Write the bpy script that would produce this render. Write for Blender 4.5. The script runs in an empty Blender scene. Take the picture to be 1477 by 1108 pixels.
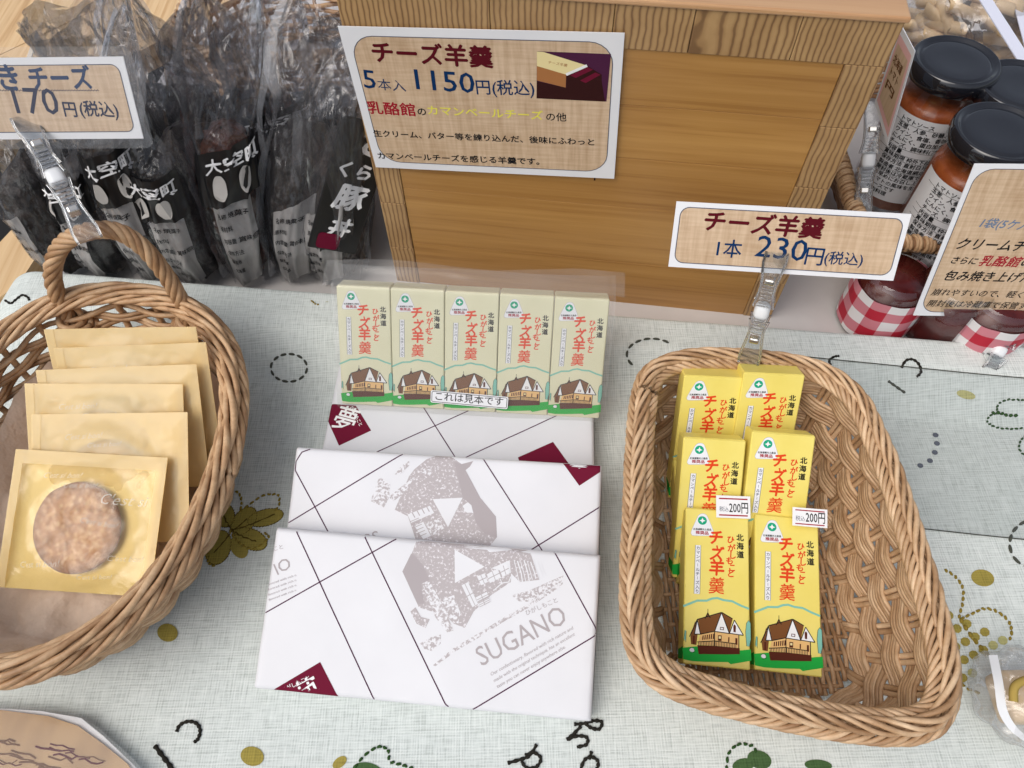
import bpy, bmesh, math, random
import numpy as np
from mathutils import Vector, Matrix, noise
R = math.radians
rnd = random.Random(7)
SC = bpy.context.scene
COL = SC.collection

# ------------------------------------------------------------------ camera
PW, PH, FL = 1477.0, 1108.0, 1067.0
PITCH, ROLL, CH = R(57.4), R(1.3), 0.55
_fw = Vector((0, math.cos(PITCH), -math.sin(PITCH)))
_r0 = Vector((1, 0, 0)); _d0 = Vector((0, -math.sin(PITCH), -math.cos(PITCH)))
_rt = _r0*math.cos(ROLL) + _d0*math.sin(ROLL)
_dn = _d0*math.cos(ROLL) - _r0*math.sin(ROLL)
CAM = Vector((0, 0, CH))
cd = bpy.data.cameras.new('camera'); cd.sensor_width = 36; cd.lens = 36*FL/PW
cd.clip_start = 0.02; cd.clip_end = 50
cam = bpy.data.objects.new('camera', cd); COL.objects.link(cam); SC.camera = cam
m = Matrix.Identity(4)
for i in range(3):
    m[i][0] = _rt[i]; m[i][1] = -_dn[i]; m[i][2] = -_fw[i]; m[i][3] = CAM[i]
cam.matrix_world = m
def ray(u, v): return _fw + _rt*((u-PW/2)/FL) + _dn*((v-PH/2)/FL)
def onz(u, v, z=0.0):
    d = ray(u, v); return CAM + d*((z-CH)/d.z)
def onplane(u, v, P, n):
    d = ray(u, v); return CAM + d*((P-CAM).dot(n)/d.dot(n))
def ony(u, v, y): return onplane(u, v, Vector((0, y, 0)), Vector((0, 1, 0)))

# ------------------------------------------------------------------ light
W = bpy.data.worlds.new("World"); SC.world = W; W.use_nodes = True
nt = W.node_tree; bg = nt.nodes['Background']
sky = nt.nodes.new('ShaderNodeTexSky'); sky.sky_type = 'NISHITA'; sky.sun_disc = False
SUN_EL, SUN_AZ = R(56), R(-128)      # azimuth clockwise from +Y (beyond the table)
sky.sun_elevation = SUN_EL; sky.sun_rotation = SUN_AZ
sky.air_density = 1.0; sky.dust_density = 4.0; sky.ozone_density = 1.0
hs_ = nt.nodes.new('ShaderNodeHueSaturation'); hs_.inputs['Saturation'].default_value = 0.50      # thin overcast: a whiter sky
nt.links.new(sky.outputs[0], hs_.inputs['Color']); nt.links.new(hs_.outputs[0], bg.inputs[0]); bg.inputs[1].default_value = 0.135
sl = bpy.data.lights.new('sun', 'SUN'); sl.energy = 1.2; sl.angle = R(55); sl.color = (1, 0.95, 0.88)
so = bpy.data.objects.new('sun', sl); COL.objects.link(so)
sd = Vector((math.sin(SUN_AZ)*math.cos(SUN_EL), math.cos(SUN_AZ)*math.cos(SUN_EL), math.sin(SUN_EL)))
so.rotation_euler = sd.to_track_quat('Z', 'Y').to_euler()
so.location = sd*3
SC.view_settings.view_transform = 'Standard'; SC.view_settings.look = 'None'
SC.view_settings.gamma = 1; SC.view_settings.exposure = 0.04
SC.render.engine = 'CYCLES'
SC.cycles.max_bounces = 14; SC.cycles.transparent_max_bounces = 40
SC.cycles.transmission_bounces = 10; SC.cycles.caustics_refractive = False; SC.cycles.caustics_reflective = False

# ------------------------------------------------------------------ materials
def newmat(name):
    mt = bpy.data.materials.new(name); mt.use_nodes = True
    return mt, mt.node_tree.nodes, mt.node_tree.links, mt.node_tree.nodes['Principled BSDF']
def flat(name, c, rough=0.6, metal=0.0, coat=0.0, spec=0.5, sub=0):
    mt, n, l, p = newmat(name)
    p.inputs['Base Color'].default_value = (*c, 1); p.inputs['Roughness'].default_value = rough
    p.inputs['Metallic'].default_value = metal; p.inputs['Coat Weight'].default_value = coat
    p.inputs['Specular IOR Level'].default_value = spec
    return mt
def node(n, t, **k):
    x = n.new(t)
    for a, b in k.items(): setattr(x, a, b)
    return x
def mapped(n, l, scale, coord='Object', rot=(0, 0, 0), use_rand=False):
    tc = node(n, 'ShaderNodeTexCoord'); mp = node(n, 'ShaderNodeMapping')
    mp.inputs['Scale'].default_value = scale; mp.inputs['Rotation'].default_value = rot
    l.new(tc.outputs[coord], mp.inputs[0])
    if use_rand:
        oi = node(n, 'ShaderNodeObjectInfo'); ml = node(n, 'ShaderNodeMath', operation='MULTIPLY'); ml.inputs[1].default_value = 37.0
        l.new(oi.outputs['Random'], ml.inputs[0]); cx = node(n, 'ShaderNodeCombineXYZ')
        for i in range(3): l.new(ml.outputs[0], cx.inputs[i])
        l.new(cx.outputs[0], mp.inputs['Location'])
    return mp.outputs[0]
def noise_t(n, l, vec, scale=1.0, detail=4, rough=0.55, dist=0.0):
    t = node(n, 'ShaderNodeTexNoise'); t.inputs['Scale'].default_value = scale
    t.inputs['Detail'].default_value = detail; t.inputs['Roughness'].default_value = rough
    t.inputs['Distortion'].default_value = dist; l.new(vec, t.inputs['Vector']); return t.outputs['Fac']
def ramp(n, l, fac, stops):
    r = node(n, 'ShaderNodeValToRGB'); e = r.color_ramp.elements
    while len(e) < len(stops): e.new(0.5)
    for k, (pos, c) in enumerate(stops): e[k].position = pos; e[k].color = (*c, 1) if len(c) == 3 else c
    l.new(fac, r.inputs[0]); return r.outputs[0]
def mixc(n, l, a, b, f, mode='MIX'):
    x = node(n, 'ShaderNodeMix', data_type='RGBA', blend_type=mode)
    for s, v in ((6, a), (7, b), (0, f)):
        if isinstance(v, (int, float)): x.inputs[s].default_value = v
        elif isinstance(v, tuple): x.inputs[s].default_value = (*v, 1)
        else: l.new(v, x.inputs[s])
    return x.outputs[2]
def bump(n, l, p, h, strength=0.3, dist=0.001):
    b = node(n, 'ShaderNodeBump'); b.inputs['Strength'].default_value = strength; b.inputs['Distance'].default_value = dist
    l.new(h, b.inputs['Height']); l.new(b.outputs[0], p.inputs['Normal'])
def grad_noise(name, c1, c2, scale, rough=0.6, det=4, bstr=0.2, bdist=0.0005, rand=False, lo=0.35, hi=0.65, spec=0.5, coat=0):
    mt, n, l, p = newmat(name)
    v = mapped(n, l, scale if isinstance(scale, tuple) else (scale,)*3, use_rand=rand)
    f = noise_t(n, l, v, 1, det); l.new(ramp(n, l, f, [(lo, c1), (hi, c2)]), p.inputs['Base Color'])
    p.inputs['Roughness'].default_value = rough; p.inputs['Specular IOR Level'].default_value = spec
    p.inputs['Coat Weight'].default_value = coat
    if bstr: bump(n, l, p, f, bstr, bdist)
    return mt
M = {}
def cloth_mat(name='linen_cloth', tint=None):
    mt, n, l, p = newmat(name)
    a = noise_t(n, l, mapped(n, l, (750, 55, 1)), 1, 3, 0.6)
    b = noise_t(n, l, mapped(n, l, (55, 750, 1)), 1, 3, 0.6)
    w1 = node(n, 'ShaderNodeTexWave', bands_direction='X'); w1.inputs['Scale'].default_value = 1; w1.inputs['Distortion'].default_value = 1.2
    l.new(mapped(n, l, (170, 170, 1)), w1.inputs['Vector'])
    w2 = node(n, 'ShaderNodeTexWave', bands_direction='Y'); w2.inputs['Scale'].default_value = 1; w2.inputs['Distortion'].default_value = 1.2
    l.new(mapped(n, l, (170, 170, 1)), w2.inputs['Vector'])
    def mth(op, x, y):
        k = node(n, 'ShaderNodeMath', operation=op)
        for i, q in enumerate((x, y)):
            if isinstance(q, (int, float)): k.inputs[i].default_value = q
            else: l.new(q, k.inputs[i])
        return k.outputs[0]
    s = mth('ADD', mth('MULTIPLY', a, 0.9), mth('MULTIPLY', b, 0.9))
    s = mth('ADD', s, mth('MULTIPLY', mth('ADD', w1.outputs['Fac'], w2.outputs['Fac']), 0.13))
    c = ramp(n, l, mth('MULTIPLY', s, 0.5), [(0.36, (0.45, 0.49, 0.47)), (0.50, (0.64, 0.685, 0.665)), (0.66, (0.76, 0.80, 0.78))])
    big = noise_t(n, l, mapped(n, l, (9, 9, 9)), 1, 2)
    c = mixc(n, l, c, (0.90, 0.96, 0.92), mth('MULTIPLY', big, 0.25), 'MULTIPLY')
    if tint: c = mixc(n, l, mixc(n, l, c, (1.45, 1.4, 1.42), 1.0, 'MULTIPLY'), tint, 1.0, 'MULTIPLY')
    l.new(c, p.inputs['Base Color']); p.inputs['Roughness'].default_value = 0.75
    p.inputs['Specular IOR Level'].default_value = 0.25
    bump(n, l, p, s, 0.55, 0.0006)
    return mt
M['cloth'] = cloth_mat()
def wicker(name, c1, c2, c3):
    mt, n, l, p = newmat(name)
    f = noise_t(n, l, mapped(n, l, (60, 60, 60), use_rand=True), 1, 4)
    f2 = noise_t(n, l, mapped(n, l, (520, 520, 520)), 1, 4, 0.65)
    c = ramp(n, l, f, [(0.3, c1), (0.5, c2), (0.72, c3)])
    oi = node(n, 'ShaderNodeObjectInfo')
    c = mixc(n, l, c, ramp(n, l, oi.outputs['Random'], [(0, (0.62, 0.52, 0.42)), (0.5, (0.92, 0.88, 0.82)), (1, (1.06, 1.04, 1.0))]), 0.9, 'MULTIPLY')
    c = mixc(n, l, c, ramp(n, l, f2, [(0.35, (0.8, 0.78, 0.74)), (0.6, (1, 1, 1))]), 0.5, 'MULTIPLY')
    l.new(c, p.inputs['Base Color']); p.inputs['Roughness'].default_value = 0.5
    bump(n, l, p, f2, 0.25, 0.0004); return mt
M['wick'] = wicker('rattan', (0.42, 0.25, 0.13), (0.60, 0.41, 0.25), (0.74, 0.55, 0.37))
M['willow'] = wicker('willow', (0.36, 0.20, 0.10), (0.58, 0.38, 0.22), (0.74, 0.54, 0.35))
M['reed_dark'] = wicker('dark_reed', (0.20, 0.10, 0.05), (0.34, 0.19, 0.10), (0.45, 0.27, 0.15))
def wood_long(name, c1, c2, c3, axis='x', coat=0.3):
    mt, n, l, p = newmat(name)
    sc = {'x': (5, 160, 160), 'y': (160, 5, 160), 'z': (160, 160, 5)}[axis]
    f = noise_t(n, l, mapped(n, l, sc, use_rand=True), 1, 5, 0.6, 0.4)
    sc2 = tuple(k*0.22 for k in sc)
    g = noise_t(n, l, mapped(n, l, sc2, use_rand=True), 1, 3, 0.5, 0.3)
    c = ramp(n, l, f, [(0.33, c1), (0.47, c2), (0.68, c3)])
    c = mixc(n, l, c, ramp(n, l, g, [(0.35, (0.72, 0.64, 0.55)), (0.55, (1, 1, 1))]), 0.45, 'MULTIPLY')
    oi = node(n, 'ShaderNodeObjectInfo')
    c = mixc(n, l, c, ramp(n, l, oi.outputs['Random'], [(0, (0.86, 0.82, 0.78)), (1, (1, 1, 1))]), 0.8, 'MULTIPLY')
    l.new(c, p.inputs['Base Color']); p.inputs['Roughness'].default_value = 0.42; p.inputs['Coat Weight'].default_value = coat
    p.inputs['Coat Roughness'].default_value = 0.2
    bump(n, l, p, f, 0.15, 0.0003); return mt
M['panel'] = wood_long('crate_panel_wood', (0.37, 0.18, 0.045), (0.46, 0.24, 0.065), (0.52, 0.285, 0.085))
def endgrain(name, rings):
    mt, n, l, p = newmat(name)
    tc = node(n, 'ShaderNodeTexCoord'); oi = node(n, 'ShaderNodeObjectInfo')
    mp = node(n, 'ShaderNodeMapping'); l.new(tc.outputs['Object'], mp.inputs[0])
    cx = node(n, 'ShaderNodeCombineXYZ')
    m1 = node(n, 'ShaderNodeMath', operation='MULTIPLY_ADD'); m1.inputs[1].default_value = 0.16; m1.inputs[2].default_value = 0.07
    l.new(oi.outputs['Random'], m1.inputs[0]); l.new(m1.outputs[0], cx.inputs[0])
    cx.inputs[2].default_value = -0.045
    l.new(cx.outputs[0], mp.inputs['Location'])
    w = node(n, 'ShaderNodeTexWave', wave_type='RINGS', rings_direction='Y')
    w.inputs['Scale'].default_value = rings; w.inputs['Distortion'].default_value = 3.2; w.inputs['Detail'].default_value = 2
    w.inputs['Detail Scale'].default_value = 0.6
    l.new(mp.outputs[0], w.inputs['Vector'])
    f = noise_t(n, l, mapped(n, l, (40, 40, 40), use_rand=True), 1, 3)
    c = ramp(n, l, w.outputs['Fac'], [(0.02, (0.22, 0.12, 0.05)), (0.20, (0.38, 0.225, 0.095)), (0.8, (0.47, 0.295, 0.13))])
    c = mixc(n, l, c, ramp(n, l, f, [(0.3, (0.75, 0.7, 0.65)), (0.65, (1, 1, 1))]), 0.7, 'MULTIPLY')
    l.new(c, p.inputs['Base Color']); p.inputs['Roughness'].default_value = 0.5; p.inputs['Coat Weight'].default_value = 0.15
    return mt
M['endgrain'] = endgrain('crate_end_grain', 85)
M['topwood'] = wood_long('crate_top_wood', (0.50, 0.26, 0.11), (0.62, 0.36, 0.17), (0.66, 0.40, 0.20), 'x', 1.0)
M['tablewood'] = wood_long('pale_table_wood', (0.62, 0.38, 0.17), (0.76, 0.52, 0.27), (0.82, 0.60, 0.34), 'y', 0.3)
M['whitetable'] = grad_noise('white_table_top', (0.60, 0.57, 0.55), (0.66, 0.63, 0.61), 12, 0.35, bstr=0)
M['dark'] = grad_noise('shade_black_floor', (0.004, 0.004, 0.005), (0.008, 0.008, 0.009), 3, 0.9, bstr=0)  # near-black because the shade under the tables is put into the colour
M['paper'] = grad_noise('white_paper', (0.78, 0.79, 0.82), (0.82, 0.83, 0.85), 20, 0.55, bstr=0)
M['wrap'] = grad_noise('wrapping_paper', (0.69, 0.695, 0.725), (0.73, 0.735, 0.765), 14, 0.5, bstr=0.1, bdist=0.002)
def burlap():
    mt, n, l, p = newmat('beige_print')
    a = noise_t(n, l, mapped(n, l, (30, 420, 1)), 1, 3); b = noise_t(n, l, mapped(n, l, (260, 22, 1)), 1, 4)
    g = noise_t(n, l, mapped(n, l, (18, 18, 1)), 1, 3)
    c = mixc(n, l, ramp(n, l, a, [(0.35, (0.56, 0.38, 0.23)), (0.65, (0.72, 0.54, 0.37))]), ramp(n, l, b, [(0.3, (0.44, 0.29, 0.17)), (0.6, (0.74, 0.57, 0.40))]), 0.5)
    c = mixc(n, l, c, ramp(n, l, g, [(0.35, (0.82, 0.78, 0.72)), (0.65, (1, 1, 1))]), 0.6, 'MULTIPLY')
    l.new(c, p.inputs['Base Color']); p.inputs['Roughness'].default_value = 0.4; return mt
M['burlap'] = burlap()
INK = dict(maroon=(0.10, 0.005, 0.012), blue=(0.004, 0.032, 0.11), navy=(0.004, 0.010, 0.05), black=(0.012, 0.012, 0.014), yellow=(0.80, 0.74, 0.12),
  red=(0.36, 0.015, 0.03), orange=(0.72, 0.06, 0.015), grey=(0.42, 0.38, 0.39), white=(0.85, 0.85, 0.85), greyblue=(0.16, 0.22, 0.32),
  green=(0.02, 0.42, 0.06), teal=(0.22, 0.52, 0.42), emerald=(0.01, 0.36, 0.20), peach=(0.80, 0.50, 0.20), brown=(0.19, 0.075, 0.025), deck=(0.10, 0.022, 0.012),
  pink=(0.70, 0.20, 0.35), dmaroon=(0.15, 0.008, 0.03), purple=(0.07, 0.015, 0.05), cream=(0.82, 0.70, 0.36), tan=(0.40, 0.17, 0.06), choc=(0.035, 0.008, 0.008),
  dkolive=(0.10, 0.07, 0.012), olive=(0.27, 0.20, 0.035), paleolive=(0.46, 0.42, 0.18), dkgreen=(0.03, 0.075, 0.02), thread=(0.022, 0.02, 0.016), gthread=(0.07, 0.075, 0.06), slate=(0.10, 0.11, 0.15),
  palepink=(0.80, 0.48, 0.46), brownink=(0.16, 0.07, 0.03), gold=(0.42, 0.30, 0.08))
for k, c in INK.items(): M[k] = flat('ink_'+k, c, 0.8, spec=0.12)
def speckle(name, c1, c2, scale, thr=0.5):
    mt, n, l, p = newmat(name)
    f = noise_t(n, l, mapped(n, l, (scale,)*3), 1, 5, 0.7)
    l.new(ramp(n, l, f, [(thr-0.03, c1), (thr+0.03, c2)]), p.inputs['Base Color']); p.inputs['Roughness'].default_value = 0.5; return mt
M['ink_mottle'] = speckle('ink_mottle', (0.42, 0.38, 0.39), (0.72, 0.72, 0.75), 420, 0.50)
M['ink_dense'] = speckle('ink_dense', (0.42, 0.38, 0.39), (0.72, 0.70, 0.73), 520, 0.58)
M['yellow_card'] = grad_noise('yellow_card', (0.80, 0.66, 0.14), (0.84, 0.71, 0.18), 30, 0.42, bstr=0.05)
M['film_paled_card'] = grad_noise('film_paled_card', (0.70, 0.68, 0.46), (0.74, 0.72, 0.50), 30, 0.42, bstr=0.05)  # yellow card paled: glare of the bag film is mixed into its colour
M['kraft'] = grad_noise('kraft_paper', (0.60, 0.46, 0.35), (0.72, 0.57, 0.45), (32, 32, 32), 0.7, bstr=0.8, bdist=0.008)
M['burnt'] = grad_noise('brown_card_print', (0.36, 0.21, 0.09), (0.50, 0.31, 0.14), (30, 12, 10), 0.4, bstr=0)
FILM_STRETCH = {'smoky_bag_film': (1.0, 1.0, 0.30), 'bag_seam_film': (1.0, 1.0, 0.3)}
def film(name, tint, haze, hazecol, rough=0.08, gloss=0.12, bscale=60, bstr=0.3, bdist=0.002, fres=0.30):
    mt, n, l, p = newmat(name); out = n['Material Output']; n.remove(p)
    tr = node(n, 'ShaderNodeBsdfTransparent'); tr.inputs[0].default_value = (*tint, 1)
    df = node(n, 'ShaderNodeBsdfDiffuse'); df.inputs[0].default_value = (*hazecol, 1)
    gl = node(n, 'ShaderNodeBsdfAnisotropic'); gl.inputs['Roughness'].default_value = rough; gl.inputs[0].default_value = (1, 1, 1, 1)
    st_ = FILM_STRETCH.get(name, (1, 1, 1)); f = noise_t(n, l, mapped(n, l, tuple(bscale*q for q in st_), use_rand=True), 1, 2, 0.5, 1.2)
    bp = node(n, 'ShaderNodeBump'); bp.inputs['Strength'].default_value = bstr; bp.inputs['Distance'].default_value = bdist; l.new(f, bp.inputs['Height'])
    l.new(bp.outputs[0], gl.inputs['Normal'])
    m1 = node(n, 'ShaderNodeMixShader'); m1.inputs[0].default_value = haze; l.new(tr.outputs[0], m1.inputs[1]); l.new(df.outputs[0], m1.inputs[2])
    fr = node(n, 'ShaderNodeLayerWeight'); fr.inputs['Blend'].default_value = 0.25; l.new(bp.outputs[0], fr.inputs['Normal'])
    ad = node(n, 'ShaderNodeMath', operation='MULTIPLY_ADD'); ad.inputs[1].default_value = fres; ad.inputs[2].default_value = gloss; ad.use_clamp = True
    l.new(fr.outputs['Fresnel'], ad.inputs[0])
    m2 = node(n, 'ShaderNodeMixShader'); l.new(ad.outputs[0], m2.inputs[0]); l.new(m1.outputs[0], m2.inputs[1]); l.new(gl.outputs[0], m2.inputs[2])
    l.new(m2.outputs[0], out.inputs[0]); return mt
M['faint'] = film('faint_white_print', (1, 1, 1), 0.45, (0.95, 0.90, 0.80), 0.5, 0.0, 5, 0, 0.001, 0.0)
M['bagfilm'] = film('smoky_bag_film', (0.93, 0.935, 0.95), 0.045, (0.42, 0.42, 0.45), 0.12, 0.03, 30, 1.0, 0.020, 0.50)
M['bagseam'] = film('bag_seam_film', (0.85, 0.86, 0.88), 0.30, (0.55, 0.56, 0.58), 0.2, 0.03, 45, 0.5, 0.004)
M['clipfilm'] = film('clear_clip_plastic', (0.93, 0.94, 0.95), 0.02, (0.85, 0.86, 0.88), 0.08, 0.02, 120, 0.6, 0.002, 0.35)
M['clearfilm'] = film('clear_film', (0.98, 0.98, 0.98), 0.10, (0.85, 0.85, 0.88), 0.1, 0.06, 50, 0.5, 0.003)
M['samplefilm'] = film('sample_bag_film', (0.97, 0.97, 0.97), 0.08, (0.80, 0.80, 0.78), 0.2, 0.02, 30, 0.15, 0.002)
M['vinyl'] = film('vinyl_sheet', (0.88, 0.89, 0.89), 0.02, (0.8, 0.8, 0.8), 0.15, 0.02, 10, 0.05, 0.002)
M['laminate'] = film('laminate', (0.98, 0.98, 0.98), 0.06, (0.8, 0.82, 0.85), 0.12, 0.02, 20, 0.05, 0.001)
M['glassine'] = film('yellow_glassine', (0.98, 0.89, 0.62), 0.48, (0.94, 0.78, 0.46), 0.3, 0.02, 70, 0.35, 0.002)
M['glassine_back'] = grad_noise('yellow_glassine_back', (0.86, 0.66, 0.32), (0.92, 0.73, 0.40), 45, 0.45, bstr=0.35, bdist=0.003)
M['glassine_clear'] = film('pale_glassine_window', (0.98, 0.94, 0.76), 0.10, (0.88, 0.78, 0.50), 0.18, 0.03, 70, 0.35, 0.002)
def plastic_clear():
    mt, n, l, p = newmat('clear_plastic')
    p.inputs['Base Color'].default_value = (0.95, 0.96, 0.97, 1); p.inputs['Roughness'].default_value = 0.06
    p.inputs['IOR'].default_value = 1.45; p.inputs['Transmission Weight'].default_value = 0.92; return mt
M['plastic'] = plastic_clear()
M['joint'] = flat('white_plastic', (0.80, 0.82, 0.84), 0.35)
M['steel'] = flat('steel', (0.7, 0.68, 0.64), 0.25, 1.0)
M['lid'] = flat('black_lid', (0.012, 0.013, 0.018), 0.07, 0.0, 0.25, 0.7)
def jarglass():
    mt = film('jar_glass', (0.96, 0.97, 0.97), 0.0, (1, 1, 1), 0.03, 0.06, 5, 0.0, 0.001); return mt
M['glass'] = jarglass()
M['sauce'] = grad_noise('tomato_sauce', (0.30, 0.06, 0.012), (0.44, 0.11, 0.03), 90, 0.35, bstr=0.4, bdist=0.002)
M['jam'] = grad_noise('dark_jam', (0.06, 0.006, 0.006), (0.11, 0.012, 0.01), 50, 0.25, bstr=0.3)
def gingham():
    mt, n, l, p = newmat('red_gingham')
    tc = node(n, 'ShaderNodeTexCoord'); sp = node(n, 'ShaderNodeSeparateXYZ'); l.new(tc.outputs['UV'], sp.inputs[0])
    outs = []
    for i in (0, 1):
        a = node(n, 'ShaderNodeMath', operation='MODULO'); a.inputs[1].default_value = 1.0; l.new(sp.outputs[i], a.inputs[0])
        b = node(n, 'ShaderNodeMath', operation='GREATER_THAN'); b.inputs[1].default_value = 0.5; l.new(a.outputs[0], b.inputs[0]); outs.append(b.outputs[0])
    s = node(n, 'ShaderNodeMath', operation='ADD'); l.new(outs[0], s.inputs[0]); l.new(outs[1], s.inputs[1])
    h = node(n, 'ShaderNodeMath', operation='MULTIPLY'); h.inputs[1].default_value = 0.5; l.new(s.outputs[0], h.inputs[0])
    c = ramp(n, l, h.outputs[0], [(0.0, (0.80, 0.78, 0.78)), (0.5, (0.62, 0.22, 0.26)), (1.0, (0.48, 0.012, 0.035))])
    l.new(c, p.inputs['Base Color']); p.inputs['Roughness'].default_value = 0.7; return mt
M['gingham'] = gingham()
M['pasta'] = grad_noise('dry_pasta', (0.56, 0.40, 0.22), (0.68, 0.50, 0.30), 60, 0.5, bstr=0.3)
M['contents'] = grad_noise('dark_dried_food', (0.012, 0.011, 0.011), (0.05, 0.038, 0.032), 70, 0.55, bstr=1.0, bdist=0.006)
M['redbrown'] = grad_noise('red_brown_dried_food', (0.05, 0.012, 0.006), (0.16, 0.045, 0.018), 80, 0.5, bstr=1.0, bdist=0.006)
M['tag_black'] = flat('black_tag', (0.012, 0.012, 0.013), 0.3)
M['insert'] = grad_noise('insert_card', (0.40, 0.38, 0.36), (0.52, 0.50, 0.47), 30, 0.6, bstr=0)
def cookie_mat():
    mt, n, l, p = newmat('baked_cookie')
    f = noise_t(n, l, mapped(n, l, (160,)*3), 1, 5, 0.6); g = noise_t(n, l, mapped(n, l, (30,)*3), 1, 3)
    c = mixc(n, l, ramp(n, l, f, [(0.35, (0.30, 0.10, 0.035)), (0.52, (0.47, 0.19, 0.08)), (0.68, (0.66, 0.38, 0.24))]), ramp(n, l, g, [(0.35, (0.75, 0.65, 0.55)), (0.6, (1, 1, 1))]), 0.7, 'MULTIPLY')
    v = node(n, 'ShaderNodeTexVoronoi'); v.inputs['Scale'].default_value = 1; l.new(mapped(n, l, (190,)*3), v.inputs['Vector'])
    c = mixc(n, l, c, (0.66, 0.43, 0.29), ramp(n, l, v.outputs['Distance'], [(0.10, (0.55, 0.55, 0.55)), (0.45, (0, 0, 0))]))
    l.new(c, p.inputs['Base Color']); 
    tcc = node(n, 'ShaderNodeTexCoord'); ln = node(n, 'ShaderNodeVectorMath', operation='LENGTH'); l.new(tcc.outputs['Object'], ln.inputs[0])
    sc_ = node(n, 'ShaderNodeMath', operation='MULTIPLY'); sc_.inputs[1].default_value = 30.5; l.new(ln.outputs['Value'], sc_.inputs[0])
    c = mixc(n, l, c, ramp(n, l, sc_.outputs[0], [(0.70, (1, 1, 1)), (0.97, (0.52, 0.36, 0.27))]), 1.0, 'MULTIPLY')
    l.new(c, p.inputs['Base Color']); p.inputs['Roughness'].default_value = 0.6; bump(n, l, p, f, 0.7, 0.002); return mt
M['cookie'] = cookie_mat()
M['sticker'] = flat('sticker_paper', (0.84, 0.84, 0.84), 0.45)
M['foam'] = flat('pale_strip', (0.72, 0.74, 0.86), 0.5)

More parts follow.
